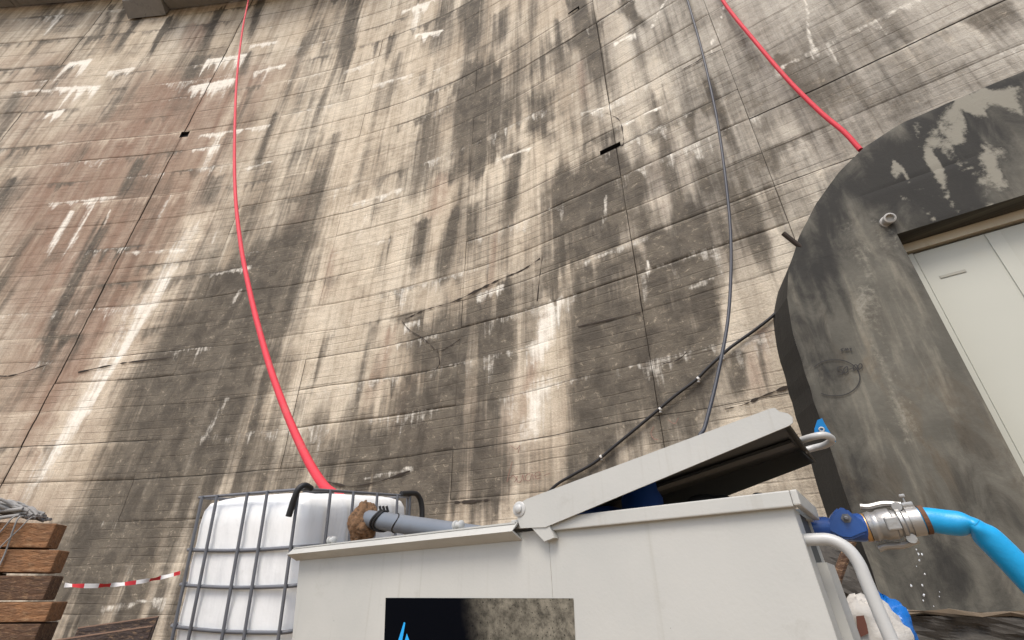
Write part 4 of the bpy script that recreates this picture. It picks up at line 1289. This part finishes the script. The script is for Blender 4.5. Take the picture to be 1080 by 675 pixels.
# ------------------------------------------------------------------ grey pipe with its sacking, between tank and cabinet
a_ = at_r(372, 548, 3.25); b_ = at_r(388, 547, 3.12); c_ = at_r(470, 560, 2.62)
ax = (c_ - b_).normalized()
m = MB(); m.tube([b_ - ax * .02, b_ + ax * .3, b_ + ax * .6, c_ + ax * .25], .048, 22)
pipe = auto_smooth(m.build('grey_pipe', M['pipe'], None, origin=c_), 60)
tag(pipe, 'grey plastic pipe leading from the caged tank over the closed lid', 'pipe')
for f, r_, dd in ((.17, .054, 0), (.21, .054, .01), (.40, .0495, 0)):
    p = b_ + (c_ - b_) * f
    side = ax.cross(Vector((0, 0, 1))).normalized(); up2 = side.cross(ax)
    n_ = 20
    ring = [p + (side * math.cos(2 * math.pi * k / n_) + up2 * math.sin(2 * math.pi * k / n_)) * r_ + ax * (.018 * math.sin(2 * math.pi * k / n_ * 2) + .05 * (f > .3) * math.cos(2 * math.pi * k / n_)) for k in range(n_ + 1)]
    m = MB(); m.tube(ring, .007 if f < .3 else .0035, 6)
    m.build('cable_tie', M['seal'], pipe)
p = b_ + ax * .12 + Vector((0, 0, .055))
m = MB()
for k in range(3):
    m.tube([p + Vector((.02 * k, 0, -.01)), p + Vector((.02 * k - .012, -.01, .022))], .007, 6)
m.build('tie_tails', M['seal'], pipe)
def lump(name, c, rx, ry, rz, mat, label, cat, axes=None, amp=.25, seed=0, n=26, nz=18, fold=0, floor=None):
    rr_ = random.Random(seed); ph = [rr_.uniform(0, 6.28) for _ in range(8)]
    X, Y, Z = axes or (Vector((1, 0, 0)), Vector((0, 1, 0)), Vector((0, 0, 1)))
    vs, fs = [], []
    for j in range(nz + 1):
        v = math.pi * j / nz
        for i in range(n):
            u = 2 * math.pi * i / n
            d = 1 + amp * (.5 * math.sin(3 * u + ph[0] + 2 * v) + .35 * math.sin(5 * v + ph[1] + u) + .3 * math.sin(7 * u + ph[2] - 4 * v) + fold * math.sin(11 * u + ph[3] + 5 * v)) * .5
            d += amp * .4 * (float(vnoise(np.array([i * .9 + seed * 13 + 100]), np.array([j * .9 + 100]))[0]) - .5)
            q = Vector(c) + X * (math.sin(v) * math.cos(u) * rx * d) + Y * (math.sin(v) * math.sin(u) * ry * d) + Z * (math.cos(v) * rz * d)
            if floor is not None and q.z < floor: q.z = floor
            vs.append(q)
    for j in range(nz):
        for i in range(n):
            i2 = (i + 1) % n
            fs.append((j * n + i, (j + 1) * n + i, (j + 1) * n + i2, j * n + i2))
    o = mesh_obj(name, vs, fs, mat, None, True, origin=(c[0], c[1], c[2] - rz))
    tag(o, label, cat)
    return o
sideP = ax.cross(Vector((0, 0, 1))).normalized()
lump('sacking_wrap', b_ - ax * .035 + Vector((0, 0, -.03)), .072, .085, .115, M['sack'], 'brown fibre sacking wrapped round the end of the grey pipe', 'sacking', (ax, sideP, Vector((0, 0, 1))), .3, 5, n=72, nz=48, fold=.2)
# small white valve stub behind the closed lid
# ------------------------------------------------------------------ hoses and cables on the dam
def hose(name, pts, r_, mat, label, cat, n=14, seg=12, org=None):
    m = MB(); m.tube(spline(pts, n), r_, seg)
    o = auto_smooth(m.build(name, mat, None, origin=org if org is not None else pts[-1]), 70)
    tag(o, label, cat)
    return o
def line_pts(pxs, P0, P1):
    """points of a hanging line: each picture point cut with the upright plane through P0 and P1"""
    d = Vector((P1.x - P0.x, P1.y - P0.y, 0)); nrm = Vector((-d.y, d.x, 0)).normalized()
    return [on_plane(x, y, P0, nrm) for x, y in pxs]
P0 = wall_px(266, -14, .10); P1 = at_r(360, 527, 4.02)
pts = line_pts([(262, 0), (256, 30), (250, 80), (247.5, 140), (248, 200), (253.5, 255), (264, 310), (281, 375), (300, 430), (322, 480), (340, 510), (352, 521)], P0, P1)
pts = [P0] + pts + [P1, P1 + Vector((.03, .03, -.14))]
hose('red_hose', pts, [.023 + .018 * i / (10 * (len(pts) - 1)) for i in range(10 * (len(pts) - 1) + 1)], M['red'], 'long red hose hanging from the dam crest into the caged tank', 'hose', 10)
P0 = wall_px(752, -16, .10); P1 = portal_pt(*portal_qz(907, 152), -.10)
pts = [P0] + line_pts([(766, 6), (795, 42), (830, 83), (865, 118), (890, 139)], P0, P1) + [P1]
hose('red_hose', pts, .028, M['red'], 'short red hose slanting down the dam to the top of the concrete portal', 'hose', 10)
P0 = wall_px(720, -14, .05); P1 = at_r(738, 466, 4.6)
pts = [P0] + line_pts([(725, 0), (738, 45), (747, 82), (757, 130), (766, 195), (771, 258), (768.5, 330), (757, 395), (744, 448)], P0, P1) + [P1, P1 + Vector((0, .02, -.5)), Vector((P1.x + .05, P1.y + .1, .05))]
hose('grey_cable', pts, .018, M['cable'], 'thin grey cable hanging down the dam behind the open lid', 'cable')
pxs = [(840, 312), (824, 327), (812, 338), (795, 351), (770, 369), (748, 389), (735, 402), (715, 417), (697, 432), (672, 453), (650, 471), (628, 489), (605, 502), (585, 515), (560, 545)]
pts = [wall_px(x, y, .045) for x, y in pxs]
bl = hose('black_cable', pts, .019, M['black_cable'], 'black cable clipped slantwise along the dam up to the portal', 'cable', 6)
for x, y in ((737, 401), (697, 433), (635, 483), (763, 377)):
    c = wall_px(x, y, .045); s_, _ = wall_sz(x, y)
    m = MB()
    a1 = wall_px(x - 6, y + 5, .045); t = (a1 - c).normalized()
    m.lathe(c - t * .022, t, [(0, .022), (.003, .025), (.022, .025), (.025, .022)], 14)
    m.frame_box(c + Vector((0, 0, -.035)) - wall_d(s_) * .01, wall_d(s_) * .02, Vector((0, 0, .025)), wall_n(s_) * -.045)
    m.build('cable_clip', M['tie'], bl)

# ------------------------------------------------------------------ blue delivery line at the right end of the cabinet
vr = 1.62
vc = at_r(893, 553, vr); v0 = at_r(866, 557, vr - .02); v1 = at_r(920, 556, vr)
va = (v1 - v0).normalized()
valve = thing('blue_valve', (vc.x, vc.y, vc.z - .05), 'dark blue cast valve between the cabinet and the metal coupling', 'valve')
vz = va.cross(Vector((0, 1, 0))).normalized()
if vz.z < 0: vz = -vz
vy = vz.cross(va).normalized()
L0 = (v1 - v0).length + .05
m = MB(); m.lathe(v0 - va * .06, va, [(0, .022), (.02, .022), (.02, .028), (.075, .028), (.085, .024), (.11, .032), (.15, .034), (.175, .026), (.19, .024), (.19, .03), (.215, .03), (.22, .026), (L0, .026)], 22)
auto_smooth(m.build('valve_body', M['dblue'], valve))
tri = [(872, 553), (878, 541), (884, 534.5), (893, 536), (903, 545), (912, 549), (915, 562), (898, 569), (888, 568), (874, 561)]
m = MB(); m.prism([at_r(x, y, vr - .045) for x, y in tri], vy * (.075 if vy.y > 0 else -.075))
o = m.build('bonnet_plate', M['dblue'], valve)
bm = bmesh.new(); bm.from_mesh(o.data); bmesh.ops.recalc_face_normals(bm, faces=bm.faces[:]); bmesh.ops.bevel(bm, geom=bm.edges[:], offset=.005, segments=2, affect='EDGES'); bm.to_mesh(o.data); bm.free()
m = MB(); bn = (CAM - vc).normalized()
m.lathe(at_r(892.5, 546.5, vr - .045) - bn * .002, bn, [(0, .012), (.006, .012), (.006, .006), (.016, .006), (.018, .003)], 6)
m.build('valve_bolt', M['steel'], valve)
k0 = at_r(916, 556, vr); k1 = at_r(966, 549.5, vr + .01); ka = (k1 - k0).normalized()
cpl = thing('hose_coupling', (k0.x, k0.y, k0.z - .05), 'silver cam lock coupling joining the blue valve and the bright blue hose', 'coupling')
L = (k1 - k0).length
m = MB(); m.lathe(k0, ka, [(0, .026), (.0, .035), (.010, .037), (.016, .034), (.022, .034), (.03, .038), (L * .52, .038), (L * .55, .033), (L * .62, .032), (L * .66, .036), (L * .73, .036), (L * .77, .031), (L, .030)], 28)
auto_smooth(m.build('coupling_body', M['alu'], cpl), 30)
m = MB(); m.lathe(k0 - ka * .012, ka, [(0, .027), (.0, .034), (.010, .034), (.012, .030)], 24)
auto_smooth(m.build('brass_ring', M['brass'], cpl), 30)
kz = ka.cross(Vector((0, 1, 0))).normalized()
if kz.z < 0: kz = -kz
ky = kz.cross(ka).normalized()
if ky.y > 0: ky = -ky
for sgn in (1, -1):
    m = MB()
    o_ = k0 + ka * (.004) + kz * sgn * .037 - ky * .008
    m.tube(spline([o_ + ka * .085 + kz * sgn * .004, o_ + ka * .05 + kz * sgn * .012, o_ + ka * .015 + kz * sgn * .010, o_ - ka * .002 + kz * sgn * .014], 5), [.008] * 16, 8)
    m.lathe(o_ + ka * .072 - ky * .01, ky, [(0, .011), (.036, .011)], 12)
    auto_smooth(m.build('cam_lever', M['alu'], cpl), 40)
m = MB()
m.frame_box(k0 + ka * .035 + ky * .032 - kz * .016, ka * .03, kz * .032, ky * .010, .004)
m.build('cam_boss', M['alu'], cpl)
hb = [k1 + ka * (-.012)]
h1_, h2_, h3_, h4_ = at_r(1000, 551, vr + .02), at_r(1022, 553, vr + .02), at_r(1029, 555, vr + .02), at_r(1036, 561, vr + .022)
h5_, h6_ = at_r(1075, 600, vr + .05), at_r(1130, 664, vr + .1)
h7_ = at_r(1190, 770, vr + .25)
pts = [k1 - ka * .015, k1 + ka * .02, h1_, h2_, h3_, h4_, h5_, h6_, h7_]
sp_ = spline(pts, 8)
rad, fl = [], []
kink = at_r(1028, 554.5, vr + .02)
for q in sp_:
    d = (q - kink).length
    rad.append(0.029 * (1 - .10 * math.exp(-(d / .02) ** 2))); fl.append(1.0 - .35 * math.exp(-(d / .014) ** 2))
gz_ = h7_.copy(); gz_.z = .06
sp_ += [h7_ + (gz_ - h7_) * .6 + Vector((.1, .05, 0)), gz_ + Vector((.35, .15, 0)), gz_ + Vector((1.2, .1, 0)), gz_ + Vector((2.6, -.4, 0))]
rad += [.029] * 4; fl += [1.0] * 4
m = MB(); m.tube(sp_, rad, 24, flat=fl)
bh = auto_smooth(m.build('blue_hose', M['blue'], None, origin=gz_), 70)
tag(bh, 'bright blue flat hose kinked just after the silver coupling', 'hose')
cl0 = k1 - ka * .004
m = MB(); m.lathe(cl0 - ka * .010, ka, [(0, .0325), (.0, .0345), (.024, .0345), (.024, .0325)], 28)
m.frame_box(cl0 + kz * .033 - ka * .010 - ky * .014, ka * .024, kz * .012, ky * .022, .003)
m.tube([cl0 + kz * .04 - ky * .005, cl0 + kz * .060 - ky * .005], .003, 8)
m.frame_box(cl0 + kz * .057 - ka * .006 - ky * .010, ka * .012, kz * .008, ky * .014, .002)
auto_smooth(m.build('hose_clamp', M['alu'], cpl), 30)
m = MB(); m.lathe(cl0 + ka * .017, ka, [(0, .0322), (0, .0335), (.010, .0335), (.010, .0322)], 24)
m.build('clamp_band', M['rust'], cpl)
# drops falling from the leaking coupling
m = MB()
wm = NT('water'); wm.b.inputs['Base Color'].default_value = (.9, .95, 1, 1); wm.b.inputs['Roughness'].default_value = .05; wm.b.inputs['Transmission Weight'].default_value = .6; wm.b.inputs['IOR'].default_value = 1.33
rd_ = random.Random(5)
for i in range(17):
    t = rd_.random()
    c = at_r(960 + rd_.gauss(0, 4) + 20 * t + rd_.gauss(0, 10) * t, 568 + 80 * t, vr)
    r_ = rd_.uniform(.0008, .0022)
    m.lathe(c, (0, 0, -1), [(-r_ * 1.6, r_ * .2), (-r_, r_ * .7), (0, r_), (r_, r_ * .7), (r_ * 1.3, r_ * .2)], 6)
tag(auto_smooth(m.build('water_drops', wm.m, None, origin=at_r(965, 640, vr)), 80), 'water drops falling from the leaking silver coupling', 'water', kind='stuff')
# blue tag hooked on the lid handle
tg = [(862, 443), (867, 441), (870, 447), (876, 457), (882, 466), (875, 465), (868, 461), (859, 458), (859, 452)]
tnn = (CAM - at_r(868, 455, 1.44)).normalized()
m = MB(); m.prism([on_plane(x, y, at_r(868, 455, 1.445), tnn) for x, y in tg], -tnn * .006)
tgo = m.build('plastic_tag', M['cyan'], None, origin=at_r(868, 460, 1.44)); tag(tgo, 'blue plastic tag with a white eyelet hooked on the lid handle', 'tag')
m = MB(); cc = on_plane(866.5, 453, at_r(868, 455, 1.443), tnn); e1 = tnn.cross(Vector((0, 0, 1))).normalized(); e2 = tnn.cross(e1)
m.tube([cc + (e1 * math.cos(k * .5236) + e2 * math.sin(k * .5236)) * .0052 for k in range(13)], .0022, 6)
auto_smooth(m.build('eyelet', M['bolt'], tgo), 80)
# stick, rubble and bags beyond the grab rail
m = MB(); m.tube([at_r(880, 640, 2.3), at_r(882, 612, 2.3), at_r(889, 592, 2.32), at_r(898, 570, 2.34)], .017, 8)
tag(auto_smooth(m.build('wooden_stick', M['timber_dark'], None, origin=at_r(880, 640, 2.3))), 'brown stick leaning behind the cabinet end', 'stick')
cr = at_r(925, 690, 2.05)
crate = thing('wooden_crate', (cr.x, cr.y, 0), 'plain wooden crate that carries the white and blue bags', 'crate')
for k in range(6):
    m = MB(); m.frame_box((cr.x - .22, cr.y - .12, .004 + k * .186), (.46, 0, 0), (0, .30, 0), (0, 0, .18), .004); m.build('plank', M['pallet'], crate)
bgx = at_r(915, 668, 2.0)
wb_ = lump('white_bag', bgx, .105, .09, .085, M['bag'], 'crumpled white bag with a red-brown print beyond the grab rail', 'bag', None, .35, 8, fold=.4)
tnn = (CAM - bgx).normalized()
m = MB(); m.prism([at_r(x, y, 1.905) for x, y in ((903, 650), (911, 649), (914, 658), (916, 668), (908, 672), (904, 662))], -tnn * .02)
m.build('bag_print', M['bagred'], wb_).location = -Vector(wb_.location) * 0
lump('blue_bag', at_r(946, 676, 2.05), .05, .06, .105, M['bluebag'], 'shiny blue plastic bag beside the white bag', 'bag', None, .4, 12, fold=.5)

# ------------------------------------------------------------------ timber stack on the left with its net
tl = Vector((math.cos(R(12)), math.sin(R(12)), 0)).normalized()
td = Vector((-tl.y, tl.x, 0))
TR = 4.15
tgrp = 'timbers of the strapped stack'
lay = [(57, 552, 578), (57, 580, 604), (45, 607, 633), (47, 635, 656), (37, 658, 682), (41, 684, 706), (40, 708, 732)]
zlist = [at_r(x, (y0), TR).z for x, y0, y1 in lay]
ref = at_r(70, 600, TR)
names = ['topmost timber of the stack, its end sticking out of the net', 'second timber from the top of the stack, with a dark knot', 'third timber down in the stack, set back from the ones above',
         'fourth timber down in the stack beside the barrier tape', 'fifth timber down in the stack', 'sixth timber down in the stack', 'seventh timber down in the stack']
prevbot = None
for i, (x, y0, y1) in enumerate(lay):
    e = on_plane(x, (y0 + y1) / 2, ref, td)
    ztop, zbot = on_plane(x, y0, ref, td).z, on_plane(x, y1, ref, td).z
    hgt = ztop - zbot
    for k in range(2):
        m = MB()
        ext = .0 if k == 0 else random.uniform(-.12, .03)
        o_ = Vector((e.x, e.y, zbot)) + td * (k * .125) + tl * ext
        tilt = Vector((0, 0, .012 * math.sin(i * 2.1))) + td * random.uniform(-.05, .03)
        o_ += tl * random.uniform(-.04, .03)
        m.frame_box(o_, -tl * 2.1 + tilt, td * .118, Vector((0, 0, hgt)), .008)
        o = m.build('timber', M['timber'] if i in (0, 1, 3) else M['timber_dark'], None, origin=(o_.x, o_.y, zbot))
        tag(o, names[i] if k == 0 else names[i].split(',')[0].replace('timber ', 'rear timber ', 1).replace('stack', 'stack, on the dam side'), 'timber', tgrp)
    zlow = zbot
    # laths that keep the layers apart
    if i < len(lay) - 1:
        nz_ = on_plane(x, lay[i + 1][1], ref, td).z
        if zbot - nz_ > .004:
            for t in (.35, 1.5):
                m = MB(); m.frame_box(Vector((e.x, e.y, nz_)) - tl * t + td * .02, -tl * .04, td * .21, Vector((0, 0, zbot - nz_)), 0)
                lo = m.build('spacer_lath', M['timber_dark'], None, origin=Vector((e.x, e.y, nz_)) - tl * t)
                tag(lo, ('spacer lath under the %s timber of the stack, ' % ('topmost', 'second', 'third', 'fourth', 'fifth', 'sixth')[i]) + ('close to the tape' if t < 1 else 'towards its far end'), 'lath', 'spacer laths in the timber stack')
g0 = ground_z(ref.x, ref.y)
for t in (.3, 1.6):
    m = MB(); e = on_plane(56, 720, ref, td); zz = zlow
    m.frame_box(Vector((e.x, e.y, .4)) - tl * t, -tl * .2, td * .25, Vector((0, 0, zz - .4)), .005)
    tag(m.build('bearer', M['timber_dark'], None, origin=Vector((e.x, e.y, .4)) - tl * t), 'short timber bearer under the netted stack, ' + ('close to the tape' if t < 1 else 'towards its far end'), 'timber', 'bearers under the timber stack')
# net: heap of grey cord on the top, strands down the front
top_e = on_plane(57, 552, ref, td)
zt = top_e.z
netp = Vector((top_e.x, top_e.y, zt)) - tl * .5
net = thing('cord_net', netp, 'grey cord net heaped on the timber stack and hanging down its front', 'net')
rn = random.Random(3)
for i in range(30):
    m = MB()
    y0 = .0 + .24 * rn.random(); pts = []
    for k in range(12):
        t = k / 11
        p = Vector((top_e.x, top_e.y, zt)) - tl * (.17 + .9 * t) + td * (y0 + .06 * math.sin(t * 9 + i)) + Vector((0, 0, .012 + .13 * math.sin(math.pi * min(1, t * 1.2 + .12)) * rn.uniform(.5, 1) + .012 * math.sin(t * 21 + i * 2)))
        pts.append(p)
    m.tube(spline(pts, 3), rn.uniform(.006, .014), 6)
    auto_smooth(m.build('cord', M['net'], net), 80)
for i in range(22):
    t0 = .12 + .05 * i + rn.uniform(-.03, .03)
    m = MB(); pts = []
    slope = rn.uniform(-.1, .55)
    for k in range(10):
        t = k / 9
        pts.append(Vector((top_e.x, top_e.y, zt + .03)) - tl * (t0 + slope * t * .8) - td * (.012 + .02 * math.sin(t * 6 + i) ** 2) + Vector((0, 0, -.62 * t * rn.uniform(.97, 1.0))))
    pts = [pts[0] + td * .12 + Vector((0, 0, .015))] + pts
    m.tube(spline(pts, 3), rn.uniform(.003, .0055), 6)
    auto_smooth(m.build('cord', M['net'], net), 80)
for i, zz in enumerate((.045, .01)):
    m = MB(); p0_ = Vector((top_e.x, top_e.y, zt + zz + .03)) - tl * .19 - td * .015
    m.tube(spline([p0_, p0_ - tl * .4 - Vector((0, 0, .05 + .02 * i)), p0_ - tl * .9 - Vector((0, 0, .10))], 6), .011, 8)
    auto_smooth(m.build('cord', M['net'], net), 80)

# barrier tape from the stack to the cage, twisted
p0_ = on_plane(60, 618, ref, td) - td * .02; p1_ = tp(IA + .03, .02, -.30)
q0_ = at_r(68, 617, 4.1); q1_ = at_r(190, 604, (Vector((p1_.x, p1_.y, 0))).length - .02)
p0_ = q0_; p1_ = q1_
n_ = 90; vs, fs = [], []
dirn = (p1_ - p0_).normalized(); sd = dirn.cross(Vector((0, 0, 1))).normalized(); u_ = sd.cross(dirn)
for i in range(n_ + 1):
    t = i / n_
    a = math.pi / 2 + .6 * math.sin(t * 15) + .3 * math.sin(t * 31)
    c = p0_ + (p1_ - p0_) * t + Vector((0, 0, -.03 * 4 * t * (1 - t)))
    w = sd * math.cos(a) + u_ * math.sin(a)
    vs += [c + w * .012, c - w * .012]
for i in range(n_): fs.append((2 * i, 2 * i + 1, 2 * i + 3, 2 * i + 2))
tape = mesh_obj('barrier_tape', vs, fs, M['tape'], None, True, origin=p0_)
uv = tape.data.uv_layers.new(name='along')
for lp in tape.data.loops: uv.data[lp.index].uv = ((lp.vertex_index // 2) / n_ * 4.55 + .72, lp.vertex_index % 2)
tag(tape, 'red and white barrier tape between the timber stack and the caged tank', 'tape')

# shuttering boards standing on edge beside the tank
def board(pxs, r, thick, label):
    a = at_r(*pxs[0], r); b = at_r(*pxs[1], r - .12)
    d = (b - a); g_ = .45
    m = MB(); nn = d.cross(Vector((0, 0, 1))).normalized()
    if nn.y < 0: nn = -nn
    lo = Vector((a.x, a.y, g_)) - nn * .10; 
    m.prism([a, b, Vector((b.x, b.y, g_)) - nn * .10, lo], nn * thick)
    o = m.build('shuttering_board', M['ply'], None, origin=lo); tag(o, label, 'board')
    m = MB(); m.prism([a - nn * .001 + Vector((0, 0, .0)), b - nn * .001, b - nn * .001 + Vector((0, 0, .006)), a - nn * .001 + Vector((0, 0, .006))], nn * (thick + .002))
    m.v = [v for v in m.v]
    e = m.build('board_edge', M['ply_edge'], o)
board([(82, 663), (166, 651)], 3.75, .025, 'dark shuttering board standing behind a second one beside the tank')
board([(58, 676), (160, 661)], 3.55, .025, 'dark brown shuttering board in front of the other one beside the tank')
